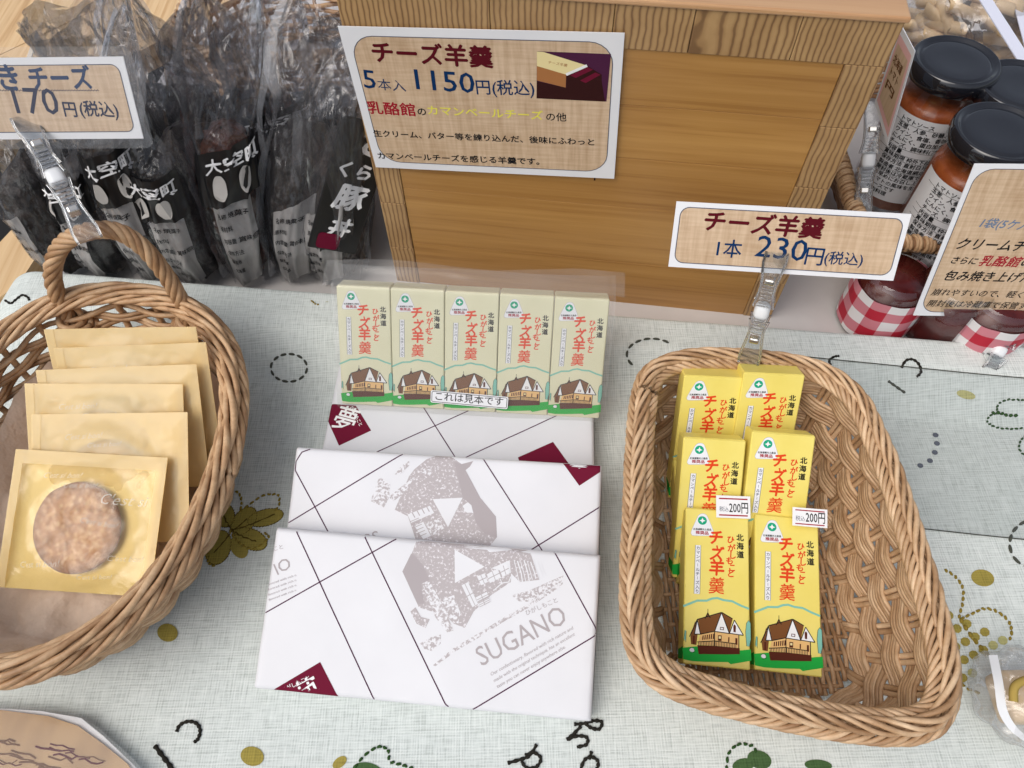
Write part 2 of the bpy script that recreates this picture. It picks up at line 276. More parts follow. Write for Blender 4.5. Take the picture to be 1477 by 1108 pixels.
# ------------------------------------------------------------------ mesh tools
class MB:
    def __init__(s): s.v = []; s.f = []; s.mi = []; s.mats = []; s.uv = {}
    def mat(s, m):
        m = M[m] if isinstance(m, str) else m
        if m not in s.mats: s.mats.append(m)
        return s.mats.index(m)
    def add(s, vs, fs, m):
        k = len(s.v); i = s.mat(m); s.v += [tuple(q) for q in vs]
        for f in fs: s.f.append(tuple(k+j for j in f)); s.mi.append(i)
    def box(s, a, b, m):
        x0, y0, z0 = a; x1, y1, z1 = b
        s.add([(x0,y0,z0),(x1,y0,z0),(x1,y1,z0),(x0,y1,z0),(x0,y0,z1),(x1,y0,z1),(x1,y1,z1),(x0,y1,z1)],
              [(0,3,2,1),(4,5,6,7),(0,1,5,4),(1,2,6,5),(2,3,7,6),(3,0,4,7)], m)
    def rbox(s, a, b, r, m, seg=2):
        bm = bmesh.new(); bmesh.ops.create_cube(bm, size=1)
        c = [(a[i]+b[i])/2 for i in range(3)]; d = [b[i]-a[i] for i in range(3)]
        for v in bm.verts: v.co = Vector((c[i]+v.co[i]*d[i] for i in range(3)))
        bmesh.ops.bevel(bm, geom=bm.edges[:], offset=r, segments=seg, affect='EDGES', profile=0.5)
        bm.verts.index_update(); s.add([v.co for v in bm.verts], [[v.index for v in f.verts] for f in bm.faces], m); bm.free()
    def poly(s, pts, m, z=0.0):
        k = [(p[0], p[1], z) for p in pts]
        ar = sum(k[i][0]*k[(i+1) % len(k)][1]-k[(i+1) % len(k)][0]*k[i][1] for i in range(len(k)))
        if ar < 0: k = k[::-1]
        s.add(k, [tuple(range(len(k)))], m)
    def line(s, pts, w, m, z=0.0, closed=False):
        P = [Vector(p[:2]) for p in pts]; n = len(P)
        if n < 2: return
        vs = []
        for i in range(n):
            a = P[i-1] if (i or closed) else P[i]; b = P[(i+1) % n] if (i < n-1 or closed) else P[i]
            d = (b-a); d = d.normalized() if d.length > 1e-9 else Vector((1, 0)); q = Vector((-d.y, d.x))*w/2
            vs += [(P[i].x+q.x, P[i].y+q.y, z), (P[i].x-q.x, P[i].y-q.y, z)]
        fs = [(2*i, 2*i+1, 2*((i+1) % n)+1, 2*((i+1) % n)) for i in range(n if closed else n-1)]
        s.add(vs, fs, m)
    def tube(s, P, r, m, sides=6, closed=False, cap=True):
        P = [Vector(p) for p in P]; n = len(P)
        rr = r if isinstance(r, (list, tuple)) else [r]*n
        T = []
        for i in range(n):
            a = P[i-1] if (i or closed) else P[i]; b = P[(i+1) % n] if (i < n-1 or closed) else P[i]
            t = b-a; T.append(t.normalized() if t.length > 1e-9 else Vector((0, 0, 1)))
        up = Vector((0, 0, 1)) if abs(T[0].z) < 0.9 else Vector((0, 1, 0))
        nv = (up - T[0]*up.dot(T[0])).normalized(); vs = []
        for i in range(n):
            nv = (nv - T[i]*nv.dot(T[i]))
            nv = nv.normalized() if nv.length > 1e-6 else T[i].orthogonal().normalized()
            bn = T[i].cross(nv)
            for k in range(sides):
                a = 2*math.pi*k/sides; vs.append(P[i] + (nv*math.cos(a) + bn*math.sin(a))*rr[i])
        fs = []
        for i in range(n if closed else n-1):
            j = (i+1) % n
            for k in range(sides):
                l = (k+1) % sides; fs.append((i*sides+k, i*sides+l, j*sides+l, j*sides+k))
        if not closed and cap:
            fs.append(tuple(range(sides))[::-1]); fs.append(tuple((n-1)*sides+k for k in range(sides)))
        s.add(vs, fs, m)
    def lathe(s, prof, m, seg=40, c=(0, 0, 0), cap0=True, cap1=True):
        vs = []; n = len(prof)
        for r, z in prof:
            for k in range(seg):
                a = 2*math.pi*k/seg; vs.append((c[0]+r*math.cos(a), c[1]+r*math.sin(a), c[2]+z))
        fs = [(i*seg+k, i*seg+(k+1) % seg, (i+1)*seg+(k+1) % seg, (i+1)*seg+k) for i in range(n-1) for k in range(seg)]
        if cap0: fs.append(tuple(range(seg))[::-1])
        if cap1: fs.append(tuple((n-1)*seg+k for k in range(seg)))
        s.add(vs, fs, m)
    def grid(s, fn, nu, nv, m, closeu=False):
        vs = [fn(i/(nu if closeu else nu-1), j/(nv-1)) for j in range(nv) for i in range(nu)]
        fs = [(j*nu+i, j*nu+(i+1) % nu, (j+1)*nu+(i+1) % nu, (j+1)*nu+i) for j in range(nv-1) for i in range(nu if closeu else nu-1)]
        s.add(vs, fs, m)
    def text(s, t, x, y, size, m, z=0.0, ang=0.0, sx=1.0, bold=0.0, shear=0.0, anchor='l', zig=0):
        V, F, w = glyphs(t)
        reps = [(0, 0)] if not bold else [(0, 0), (bold, 0), (-bold, 0), (0, bold), (0, -bold)]
        ca, sa = math.cos(ang), math.sin(ang); off = {'l': 0, 'c': -w/2, 'r': -w}[anchor]
        for q, (bx, by) in enumerate(reps):
            o = []
            for vx, vy in V:
                lx = (vx + off + bx + vy*shear)*size*sx; ly = (vy+by)*size
                o.append((x + lx*ca - ly*sa, y + lx*sa + ly*ca, z + q*6e-6))
            s.add(o, F, m)
    def textpts(s, t, a, b, m, z=0.0, k=1.0, bold=0.0, shear=0.0):
        V, F, w = glyphs(t); a = Vector(a[:2]); b = Vector(b[:2]); d = b-a; xs = [v[0] for v in V]
        L = max(xs)-min(xs); sx = d.length/L; ang = math.atan2(d.y, d.x)
        s.text(t, a.x - min(xs)*sx*math.cos(ang), a.y - min(xs)*sx*math.sin(ang), sx*k, m, z, ang, 1/k, bold, shear)
    def mesh(s, name, smooth=False, uv=None):
        me = bpy.data.meshes.new(name); me.from_pydata(s.v, [], s.f)
        for m in s.mats: me.materials.append(m)
        me.polygons.foreach_set('material_index', s.mi)
        if smooth: me.polygons.foreach_set('use_smooth', [True]*len(s.f))
        me.update(); return me
    def build(s, name, parent=None, smooth=False, mat=None):
        o = bpy.data.objects.new(name, s.mesh(name, smooth)); COL.objects.link(o)
        if parent is not None: o.parent = parent
        if mat is not None: o.matrix_world = mat
        return o
_g = {}
def glyphs(t):
    if t in _g: return _g[t]
    c = bpy.data.curves.new('tmp', 'FONT'); c.body = t; c.resolution_u = 2
    o = bpy.data.objects.new('tmp', c); COL.objects.link(o)
    me = bpy.data.meshes.new_from_object(o.evaluated_get(bpy.context.evaluated_depsgraph_get()))
    V = [(v.co.x, v.co.y) for v in me.vertices]; F = [tuple(p.vertices) for p in me.polygons]
    bpy.data.objects.remove(o); bpy.data.curves.remove(c); bpy.data.meshes.remove(me)
    _g[t] = (V, F, max(v[0] for v in V) if V else 0); return _g[t]
def tagit(o, label=None, cat=None, group=None, kind=None):
    for k, v in (('label', label), ('category', cat), ('group', group), ('kind', kind)):
        if v: o[k] = v
    return o
def thing(name, label, cat, mat=None, group=None):
    o = bpy.data.objects.new(name, None); COL.objects.link(o); o.empty_display_size = 0.02
    if mat is not None: o.matrix_world = mat
    return tagit(o, label, cat, group)
def struct(name, mb, smooth=False): return tagit(mb.build(name, None, smooth), kind='structure')
def part(name, mb, parent, smooth=False):
    return mb.build(name, parent, smooth)
def link(name, me, parent=None, mw=None):
    o = bpy.data.objects.new(name, me); COL.objects.link(o)
    if parent is not None: o.parent = parent
    if mw is not None: o.matrix_local = mw
    return o
class Frame:
    """face frame: P = top-left corner, x right, y up the face, z out of it; origin bottom-left"""
    def __init__(s, P, yaw, tilt, roll=0.0, h=0.1):
        yaw, tilt, roll = R(yaw), R(tilt), R(roll)
        up = Vector((0, math.cos(tilt), math.sin(tilt))); a = Vector((1, 0, 0))
        a2 = a*math.cos(roll) + up*math.sin(roll); up2 = up*math.cos(roll) - a*math.sin(roll)
        Rz = Matrix.Rotation(yaw, 3, 'Z'); s.a = Rz @ a2; s.u = Rz @ up2; s.n = s.a.cross(s.u)
        s.O = Vector(P) - s.u*h
        s.M = Matrix.Identity(4)
        for i in range(3): s.M[i][0] = s.a[i]; s.M[i][1] = s.u[i]; s.M[i][2] = s.n[i]; s.M[i][3] = s.O[i]
    def px(s, u, v, dz=0.0):
        Q = onplane(u, v, s.O + s.n*dz, s.n) - s.O
        return (Q.dot(s.a), Q.dot(s.u))
def rrect(x0, y0, x1, y1, r, seg=6):
    o = []
    for cx, cy, a0 in ((x1-r, y1-r, 0), (x0+r, y1-r, 90), (x0+r, y0+r, 180), (x1-r, y0+r, 270)):
        for k in range(seg+1): a = R(a0+90*k/seg); o.append((cx+r*math.cos(a), cy+r*math.sin(a)))
    return o
def ell(cx, cy, rx, ry, rot=0, n=20):
    c, s_ = math.cos(rot), math.sin(rot)
    return [(cx+rx*math.cos(a)*c-ry*math.sin(a)*s_, cy+rx*math.cos(a)*s_+ry*math.sin(a)*c) for a in [2*math.pi*k/n for k in range(n)]]
def catmull(P, n=8, closed=False):
    P = [Vector(p) for p in P]; N = len(P); out = []
    for i in range(N if closed else N-1):
        p0 = P[(i-1) % N] if (closed or i) else P[i]; p1 = P[i]; p2 = P[(i+1) % N]; p3 = P[(i+2) % N] if (closed or i < N-2) else P[i+1]
        for k in range(n):
            t = k/n; out.append(0.5*((2*p1)+(p2-p0)*t+(2*p0-5*p1+4*p2-p3)*t*t+(3*p1-p0-3*p2+p3)*t**3))
    if not closed: out.append(P[-1])
    return out
def nz(x, y=0.0, z=0.0): return noise.noise(Vector((x, y, z)))

# ------------------------------------------------------------------ setting
mb = MB(); mb.box((-4, -3, -0.82), (4, 5, -0.80), 'dark'); struct('ground', mb)
# the cloth-covered front table: back ridge of the cloth
RH0 = 0.024
RA = onz(400, 405, RH0); RB = onz(1477, 487, RH0)
rd = (RB-RA); rd.z = 0; rd.normalize(); rn = Vector((rd.y, -rd.x, 0))      # rn: towards the viewer
def sq(x, y):
    d = Vector((x-RA.x, y-RA.y, 0)); return d.dot(rd), d.dot(rn)
S0 = sq(*onz(38, 380, 0.0)[:2])[0]
def cloth_z(x, y):
    s, q = sq(x, y)
    qa = 0.040 + 0.006*math.sin(s*7+1); qb = qa + 0.048
    if q < 0.012: z = RH0 - 0.034*min(1.2, max(0, (0.012-q)/0.012))**2
    elif q < qa: z = RH0
    elif q < qb:
        t = (q-qa)/(qb-qa); z = RH0*(1-(3*t*t-2*t**3))
    else: z = 0.0
    e = s - (S0-0.01)
    if e < 0.05: z -= 0.035*min(1.6, (0.05-e)/0.05)**2
    return z + 0.0009*nz(x*11, y*11) + 0.0009*nz(x*3.1+y*5, y*3-x*2, 4)**2*2
def oncloth(u, v, dz=0.0):
    p = onz(u, v, 0.0)
    z = 0.0
    for k in range(14):
        z = 0.5*z + 0.5*(cloth_z(p.x, p.y)+dz); p = onz(u, v, z)
    return p
mb = MB()
def cf(i, j):
    s = S0-0.03 + i*(1.28); q = -0.010 + (j**1.15)*0.62
    p = RA + rd*s + rn*q
    if i < 0.08 and j < 0.08:    # soft rounded far-left corner
        p += rd*0.012*(0.08-j)/0.08*(0.08-i)/0.08
    return (p.x, p.y, cloth_z(p.x, p.y))
mb.grid(cf, 260, 200, 'cloth')
tc = mb.build('tablecloth', None, True); tagit(tc, 'pale grey-green linen tablecloth printed with flowers, ovals and stitched rings', 'tablecloth')
# prints and stitching on the cloth
def cloth_poly(pts, m, dz=0.0005):
    mbp = MB(); n = len(pts); c = (sum(p[0] for p in pts)/n, sum(p[1] for p in pts)/n)
    w = [oncloth(*p) for p in pts]; cw = oncloth(*c); vs = [(cw.x, cw.y, cloth_z(cw.x, cw.y)+dz)]; rings = 3
    for r in range(1, rings+1):
        for p in w:
            q = cw.lerp(p, r/rings); vs.append((q.x, q.y, cloth_z(q.x, q.y)+dz))
    fs = [(0, 1+k, 1+(k+1) % n) for k in range(n)]
    for r in range(rings-1):
        for k in range(n): fs.append((1+r*n+k, 1+(r+1)*n+k, 1+(r+1)*n+(k+1) % n, 1+r*n+(k+1) % n))
    mbp.add(vs, fs, m); return mbp
for k_, c_ in dict(olive=(0.36, 0.28, 0.06), paleolive=(0.50, 0.46, 0.20), dkgreen=(0.06, 0.12, 0.04), slate=(0.12, 0.13, 0.17)).items(): M['cloth_'+k_] = cloth_mat('cloth_print_'+k_, c_)
def fabricprint(name, pts, m):
    m = 'cloth_'+m; part(name, cloth_poly(pts, m), tc)
def stitch(name, pts, m, r=0.0011, dash=0, wob=0.0):
    P = catmull([Vector((p[0], p[1], 0)) for p in pts], 6)
    Wp = []
    for k, p in enumerate(P):
        q = oncloth(p.x, p.y); w = wob*math.sin(k*2.4)
        Wp.append(Vector((q.x+w, q.y+w, cloth_z(q.x+w, q.y+w)+r*0.35)))
    mbs = MB()
    if dash:
        # resample by length
        L = [0]; [L.append(L[-1]+(Wp[i+1]-Wp[i]).length) for i in range(len(Wp)-1)]
        n = max(2, int(L[-1]/dash)); 
        def at(d):
            for i in range(len(L)-1):
                if L[i+1] >= d: return Wp[i].lerp(Wp[i+1], (d-L[i])/max(1e-9, L[i+1]-L[i]))
            return Wp[-1]
        for k in range(n):
            a = L[-1]*k/n; b = a+L[-1]/n*0.72
            seg = [at(a+(b-a)*t/4) for t in range(5)]
            mbs.tube(seg, [r*0.5, r, r*1.05, r, r*0.5], m, 6)
    else:
        mbs.tube(Wp, [r*(0.85+0.25*math.sin(i*1.9)) for i in range(len(Wp))], m, 6)
    part(name, mbs, tc, True)
def px_ring(cx, cy, rx, ry, a0=0, a1=360, n=26, wob=0.0):
    return [(cx+rx*(1+wob*math.sin(5*R(a0+(a1-a0)*k/n)))*math.cos(R(a0+(a1-a0)*k/n)), cy+ry*(1+wob*math.cos(4*R(a0+(a1-a0)*k/n)))*math.sin(R(a0+(a1-a0)*k/n))) for k in range(n+1)]
stitch('stitched_ring', px_ring(417, 531, 26, 20), 'gthread', 0.0011, 0.0075)
stitch('stitched_ring', px_ring(940, 512, 36, 23, 140, 320), 'gthread', 0.0011, 0.0075)
stitch('stitched_ring', px_ring(1490, 785, 34, 34, 90, 290), 'gthread', 0.0012, 0.0085)
stitch('embroidered_letter', [(8, 434), (16, 438), (24, 432), (33, 426), (41, 430), (42, 434)], 'thread', 0.0012)
stitch('embroidered_letter', [(24, 451), (40, 447), (56, 446)], 'thread', 0.0015); stitch('embroidered_letter', [(37, 441), (42, 447), (47, 450)], 'thread', 0.0013)
stitch('embroidered_letter', [(1198, 527), (1196, 520), (1203, 515), (1210, 514)], 'thread', 0.0012)
stitch('embroidered_letter', [(1300, 531), (1306, 521), (1316, 519), (1325, 526), (1328, 537), (1322, 544)], 'thread', 0.0013)
stitch('embroidered_letter', [(1281, 550), (1292, 558), (1305, 567)], 'gthread', 0.0012)
stitch('embroidered_letter', [(255, 1056), (260, 1046), (272, 1041), (284, 1044), (289, 1054), (286, 1066), (280, 1071)], 'thread', 0.0014)
stitch('embroidered_letter', [(224, 1076), (236, 1092), (248, 1108), (256, 1120)], 'thread', 0.0017)
for a in ([(828, 1045), (842, 1044), (856, 1040), (868, 1042), (864, 1052), (852, 1050), (844, 1043)], [(838, 1048), (826, 1060), (818, 1067), (832, 1062), (846, 1064), (846, 1074), (832, 1078)],
          [(732, 1101), (750, 1096), (764, 1090), (774, 1074)], [(757, 1090), (770, 1086), (780, 1094), (774, 1106), (760, 1108), (752, 1098)],
          [(836, 1115), (842, 1098), (852, 1092), (862, 1098), (860, 1110), (846, 1112)], [(853, 1084), (850, 1096)]):
    stitch('embroidered_letter', a, 'thread', 0.0014)
for x, y in ((1349, 628), (1351, 640), (1348, 653), (1341, 665), (1327, 672)): fabricprint('printed_dot', ell(x, y, 4.5, 3.4, 0.3, 12), 'slate')
for x, y, rx, ry, mm in ((150, 403, 11, 8, 'paleolive'), (242, 913, 15, 13, 'olive'), (1417, 834, 17, 12, 'olive'), (1393, 570, 14, 6, 'paleolive'), (364, 1091, 17, 14, 'olive'), (470, 428, 12, 8, 'paleolive')):
    fabricprint('printed_oval', ell(x, y, rx, ry, 0.25, 18), mm)
def petal(cx, cy, rx, ry, rot, m='olive'): fabricprint('printed_petal', [(x, y) for x, y in ell(cx, cy, rx, ry, R(rot), 18)], m)
for a in ((322, 742, 20, 16, 60), (315, 790, 26, 18, 110), (303, 780, 20, 12, 10), (352, 752, 24, 15, -50), (383, 747, 27, 12, -14), (362, 778, 25, 15, 22), (345, 790, 17, 12, 60)): petal(*a)
for a in ((322, 742, 20, 16, 60), (315, 790, 26, 18, 110), (352, 752, 24, 15, -50), (383, 747, 27, 12, -14), (362, 778, 25, 15, 22)):
    stitch('petal_outline', [tuple(q) for q in ell(a[0], a[1], a[2]*0.97, a[3]*0.97, R(a[4]), 16)]+[tuple(ell(a[0], a[1], a[2]*0.97, a[3]*0.97, R(a[4]), 16)[0])], 'dkolive', 0.0005, 0, 0.0004)
    dx_, dy_ = 335-a[0], 765-a[1]; stitch('petal_vein', [(335, 765), (335-dx_*0.5, 765-dy_*0.5+2), (a[0]-dx_*0.3, a[1]-dy_*0.3)], 'dkolive', 0.0007, 0, 0.0004)
stitch('stitched_outline', [(312, 730), (322, 716), (338, 709), (347, 716), (349, 728), (346, 738), (360, 728), (378, 716), (392, 713), (402, 716), (403, 728), (396, 738)], 'olive', 0.0009, 0.005, 0.0006)
stitch('stitched_outline', [(331, 765), (340, 778), (352, 788), (366, 792), (380, 784), (388, 774), (380, 768)], 'olive', 0.0009, 0.005, 0.0006)
stitch('stitched_outline', [(290, 790), (302, 800), (300, 812), (312, 818)], 'olive', 0.0009, 0.004, 0.0005)
stitch('stitched_outline', px_ring(460, 427, 20, 11, 90, 330, 20, 0.15), 'olive', 0.0008, 0.0045, 0.0004)
# gingham flower at the right edge
for k in range(7):
    for j in range(8):
        x = 1368+k*13-j*1.0; y = 888+j*13+k*6
        inside = ((x-1405)/50)**2+((y-915)/42)**2 < 1 or ((x-1385)/30)**2+((y-965)/32)**2 < 1
        if inside and (k+j) % 2 == 0: fabricprint('printed_check', ell(x, y, 7.5, 6.5, 0.5, 8), 'olive' if rnd.random() < .6 else 'paleolive')
stitch('stitched_outline', [(1362, 822), (1377, 832), (1388, 848), (1388, 870), (1384, 892), (1400, 886), (1420, 878), (1440, 884), (1455, 898), (1459, 912), (1455, 925)], 'olive', 0.0010, 0.005, 0.0007)
stitch('stitched_outline', [(1384, 892), (1398, 915), (1415, 935), (1428, 948)], 'olive', 0.0014, 0.005, 0.0005)
stitch('stitched_outline', [(1385, 985), (1400, 996), (1415, 1000)], 'olive', 0.0010, 0.005, 0.0005)
# dark green flowers
stitch('stitched_outline', [(1477, 578), (1455, 577), (1440, 583), (1438, 592), (1441, 596), (1428, 600), (1424, 608), (1432, 615), (1452, 619), (1477, 618)], 'dkgreen', 0.0009, 0.004, 0.0005)
stitch('stitched_outline', [(1480, 628), (1472, 636), (1470, 648), (1478, 658)], 'dkgreen', 0.0009, 0.004, 0.0005)
stitch('stitched_outline', [(1430, 596), (1442, 596), (1452, 600), (1470, 600)], 'dkgreen', 0.0014, 0.004, 0.0004)
stitch('stitched_outline', [(512, 1108), (522, 1094), (536, 1082), (551, 1077), (560, 1084), (563, 1098), (580, 1104), (598, 1110)], 'dkgreen', 0.0010, 0.005, 0.0006)
petal(530, 1112, 22, 12, 10, 'dkgreen'); petal(1095, 1096, 18, 13, 20, 'dkgreen'); petal(1072, 1104, 16, 10, -10, 'dkgreen')
petal(490, 1100, 12, 7, -40, 'olive'); petal(1180, 1104, 20, 8, 5, 'dkgreen')
stitch('stitched_outline', [(1048, 1112), (1050, 1090), (1058, 1078), (1070, 1073), (1084, 1076), (1092, 1088)], 'dkgreen', 0.0010, 0.005, 0.0006)
# table boards under and behind
mb = MB(); mb.box((-0.62, -0.2, -0.05), (0.9, 0.30, -0.020), 'whitetable'); struct('table_top', mb)
mb = MB()
base0 = onz(22, 420, -0.012)
wl = [onz(66, 372, -0.012), onz(1700, 560, -0.012)]
bk = [(onz(78, 330, -0.004).x, 0.36), (0.95, 0.30), (0.95, 1.25), (-0.50, 1.25)]
bk = [(-0.455, 0.31), (0.95, 0.31), (0.95, 1.30), (-0.36, 1.30), (-0.455, 0.52)]
mb.add([(x, y, -0.003) for x, y in bk]+[(x, y, -0.03) for x, y in bk], [(0, 1, 2, 3, 4), (9, 8, 7, 6, 5)]+[(i, i+5, (i+1) % 5+5, (i+1) % 5) for i in range(5)], 'whitetable')
struct('display_shelf', mb)
# wooden strip at the far-left corner
mb = MB(); q = [onz(-60, 455, -0.02), onz(20, 410, -0.02), onz(82, 335, -0.02), onz(62, 306, -0.02), onz(-5, 378, -0.02), onz(-60, 440, -0.02)]
q = [onz(-140, 560, -0.02), onz(40, 420, -0.02), onz(88, 345, -0.02), onz(62, 308, -0.02), onz(-10, 386, -0.02), onz(-200, 560, -0.02)]
mb.add([(p.x, p.y, -0.006) for p in q]+[(p.x, p.y, -0.05) for p in q], [(0, 1, 2, 3, 4, 5), (11, 10, 9, 8, 7, 6)]+[(i, i+6, (i+1) % 6+6, (i+1) % 6) for i in range(6)], 'tablewood')
o = mb.build('table_edge_board'); tagit(o, 'pale pine edge board of the table beyond the far-left corner of the cloth', 'board')
# far wooden table
L0 = onz(345, 0, 0.0); L1 = onz(0, 177, 0.0); dr = (L0-L1).normalized(); nn = Vector((-dr.y, dr.x, 0))
t = thing('wooden_table', 'pale pine table top behind the dark gap in the far-left corner', 'table', Matrix.Translation(L1))
for k in range(5):
    mb = MB(); a = L1-L1-dr*0.5+nn*(0.125*k+(0.0006 if k else 0)); b = a+dr*1.6; c = b+nn*0.1242; d = a+nn*0.1242
    qs = [a, b, c, d]
    mb.add([(p.x, p.y, 0) for p in qs]+[(p.x, p.y, -0.03) for p in qs], [(0, 1, 2, 3), (7, 6, 5, 4)]+[(i, i+4, (i+1) % 4+4, (i+1) % 4) for i in range(4)], 'tablewood')
    part('plank', mb, t)
mb = MB(); mb.box((-0.3, 0.3, -0.78), (-0.24, 0.36, -0.03), 'tablewood'); part('leg', mb, t)
# clear vinyl sheet
mb = MB(); c4 = [oncloth(1120, 512), oncloth(1640, 562), oncloth(1660, 800), oncloth(1130, 742)]
def vf(i, j):
    p = c4[0].lerp(c4[1], i).lerp(c4[3].lerp(c4[2], i), j); return (p.x, p.y, cloth_z(p.x, p.y)+0.0016)
mb.grid(vf, 60, 60, 'vinyl'); vs = mb.build('vinyl_sheet', None, True)
tagit(vs, 'clear vinyl sheet lying over the cloth to the right of the rattan basket', 'plastic sheet')
mb = MB()
for j in (0, 1): mb.tube([Vector(vf(i/30, j))+Vector((0, 0, 0.0002)) for i in range(31)], 0.00045, 'gthread', 5)
part('sheet_edge', mb, vs)

# ------------------------------------------------------------------ wooden crate
CA = onz(1112, 455, 0.0); CY = -9.0
CF = Frame(CA + Vector((0, 0, 0.288)), CY, 90, 0, 0.288)     # origin at the bottom RIGHT corner here, x to the right
crate = thing('wooden_crate', 'large glued pine crate behind the cloth with a price sign on its front', 'crate', CF.M)
WL, HT, DP, TH = -0.357, 0.288, 0.24, 0.022
tx = [WL, -0.255, -0.175, -0.125, -0.06, 0.0]
for i in range(5):
    mb = MB(); mb.rbox((tx[i]+0.0002, HT-0.030, -0.030), (tx[i+1]-0.0002, HT, 0.001), 0.0005, 'endgrain'); part('end_grain_block', mb, crate)
mb = MB(); mb.rbox((WL-0.002, HT, -DP), (0.002, HT+0.004, 0.0025), 0.0012, 'topwood'); part('top_board', mb, crate)
ys = [-0.003, 0.045, 0.10, 0.155, 0.21, HT-0.030]
for side in (0, 1):
    for i in range(5):
        mb = MB(); x0, x1 = (WL, WL+TH) if side == 0 else (-0.025, 0.0)
        mb.rbox((x0, ys[i]+0.0002, -DP), (x1, ys[i+1]-0.0002, 0.001), 0.0005, 'endgrain'); part('side_board', mb, crate)
py = [-0.003, 0.052, 0.118, 0.168, 0.215, HT-0.030]
for i in range(5):
    mb = MB(); mb.rbox((WL+TH+0.0003, py[i]+0.00008, -0.022), (-0.0253, py[i+1]-0.00008, 0.0), 0.0003, 'panel'); part('front_plank', mb, crate)
mb = MB(); mb.box((WL+TH, -0.003, -DP), (-0.025, HT-0.01, -DP+0.02), 'panel'); part('back_panel', mb, crate)
mb = MB(); mb.rbox((WL+0.18, 0.144, 0.0), (WL+0.1812, 0.1475, 0.0006), 0.0002, 'choc'); part('wood_knot', mb, crate)

# ------------------------------------------------------------------ signs
def sign(name, label, F, w, h, mg=0.006, rad=0.012, thick=0.0006, base='paper', inner='burlap', lam=0, inn=True, outline='slate', group='price signs on the display'):
    t = thing(name, label, 'sign', F.M, group)
    mb = MB(); mb.box((0, 0, -thick), (w, h, 0), base); part('card', mb, t)
    if inn:
        mb = MB(); mb.poly(rrect(mg, mg, w-mg, h-mg, rad), inner, 0.0001); part('printed_panel', mb, t)
        mb = MB(); mb.line(rrect(mg, mg, w-mg, h-mg, rad), 0.0006, outline, 0.00016, True); part('border_line', mb, t)
    if lam:
        mb = MB(); mb.poly(rrect(-lam, -lam, w+lam, h+lam, lam), 'laminate', 0.0005); part('laminate', mb, t)
    return t
def letters(t, F, rows, z=0.00022, dz=0.0):
    for row in rows:
        s, a, b, m = row[:4]; k = row[4] if len(row) > 4 else 1.0; bo = row[5] if len(row) > 5 else 0.0; sh = row[6] if len(row) > 6 else 0.0
        mb = MB(); mb.textpts(s, F.px(*a), F.px(*b), m, z+dz, k, bo, sh); part('lettering', mb, t)
# crate sign, taped flat to the crate
SP = onplane(487, 38, CF.O + CF.n*0.0035, CF.n); SPR = onplane(901, 48, CF.O+CF.n*0.0035, CF.n); SPB = onplane(533, 238, CF.O+CF.n*0.0035, CF.n)
sw = (SPR-SP).length; sh_ = (SPB-SP).length + 0.002
rl = math.degrees(math.asin((SPR-SP).normalized().z)); 
F = Frame(SP, CY, 90, rl, sh_)
t = sign('price_sign', 'large beige paper price sign with a small product photo, fixed to the wooden crate', F, sw, sh_, 0.0065, 0.016)
letters(t, F, [('チーズ羊羹', (540, 87), (711, 95), 'maroon', 1.0, 0.03), ('5', (526, 126), (543, 128), 'blue', 0.95, 0.005), ('本入', (546, 128), (586, 131), 'blue', 0.95),
  ('1150', (601, 128), (685, 134), 'blue', 0.95, 0.008), ('円(税込)', (688, 134), (771, 136), 'blue', 1.1, 0.01), ('乳酪館', (532, 162), (600, 166), 'red', 0.95, 0.02), ('の', (603, 165), (615, 166), 'black', 1, 0.02),
  ('カマンベールチーズ', (618, 164), (783, 172), 'yellow', 0.9, 0.02), ('の他', (788, 173), (817, 174), 'black', 1, 0.01),
  ('生クリーム、バター等を練り込んだ、後味にふわっと', (540, 196), (857, 209), 'black', 0.95, 0.02), ('カマンベールチーズを感じる羊羹です。', (546, 228), (778, 237), 'black', 0.95, 0.02)])
mb = MB(); P = lambda *a: [F.px(460+x/3.211, y/3.211) for x, y in a]
mb.poly(P((1010,237),(1353,250),(1332,470),(1008,455)), 'purple', 0.0002)
mb.poly(P((1010,375),(1140,405),(1310,375),(1325,470),(1008,455)), 'choc', 0.00023)
mb.poly(P((1010,238),(1040,240),(1242,303),(1145,345),(1010,305)), 'cream', 0.00026); mb.poly(P((1010,305),(1145,345),(1143,405),(1010,372)), 'tan', 0.00026)
mb.poly(P((1180,330),(1245,305),(1310,345),(1310,440),(1200,462),(1145,400),(1145,346)), 'choc', 0.00028)
mb.poly(P((1162,348),(1245,310),(1270,322),(1190,360)), 'dmaroon', 0.0003); mb.poly(P((1210,372),(1280,335),(1305,345),(1235,384)), 'dmaroon', 0.0003)
mb.line(P((1242,303),(1145,345)), 0.002, 'white', 0.0003); mb.textpts('チーズ羊羹', *P((1062, 292), (1150, 308)), 'tan', 0.00032, 0.9)
part('photo_print', mb, t)
# 230 sign
F = Frame((0.113, 0.368, 0.197), -9.1, 59.9, 2.0, 0.0455)
t = sign('price_sign', 'narrow beige price sign reading 230 yen in the clip on the rattan basket', F, 0.1505, 0.0455, 0.0035, 0.006)
letters(t, F, [('チーズ羊羹', (1014, 330), (1184, 342), 'maroon', 0.95, 0.03, 0.08), ('1本', (1033, 368), (1068, 370), 'blue', 1.05, 0.01),
   ('230', (1088, 369), (1160, 377), 'blue', 0.9, 0.004), ('円', (1160, 379), (1185, 381), 'blue', 1, 0.01), ('(税込)', (1188, 379), (1243, 382), 'blue', 1, 0.01)])
SIGN230 = F
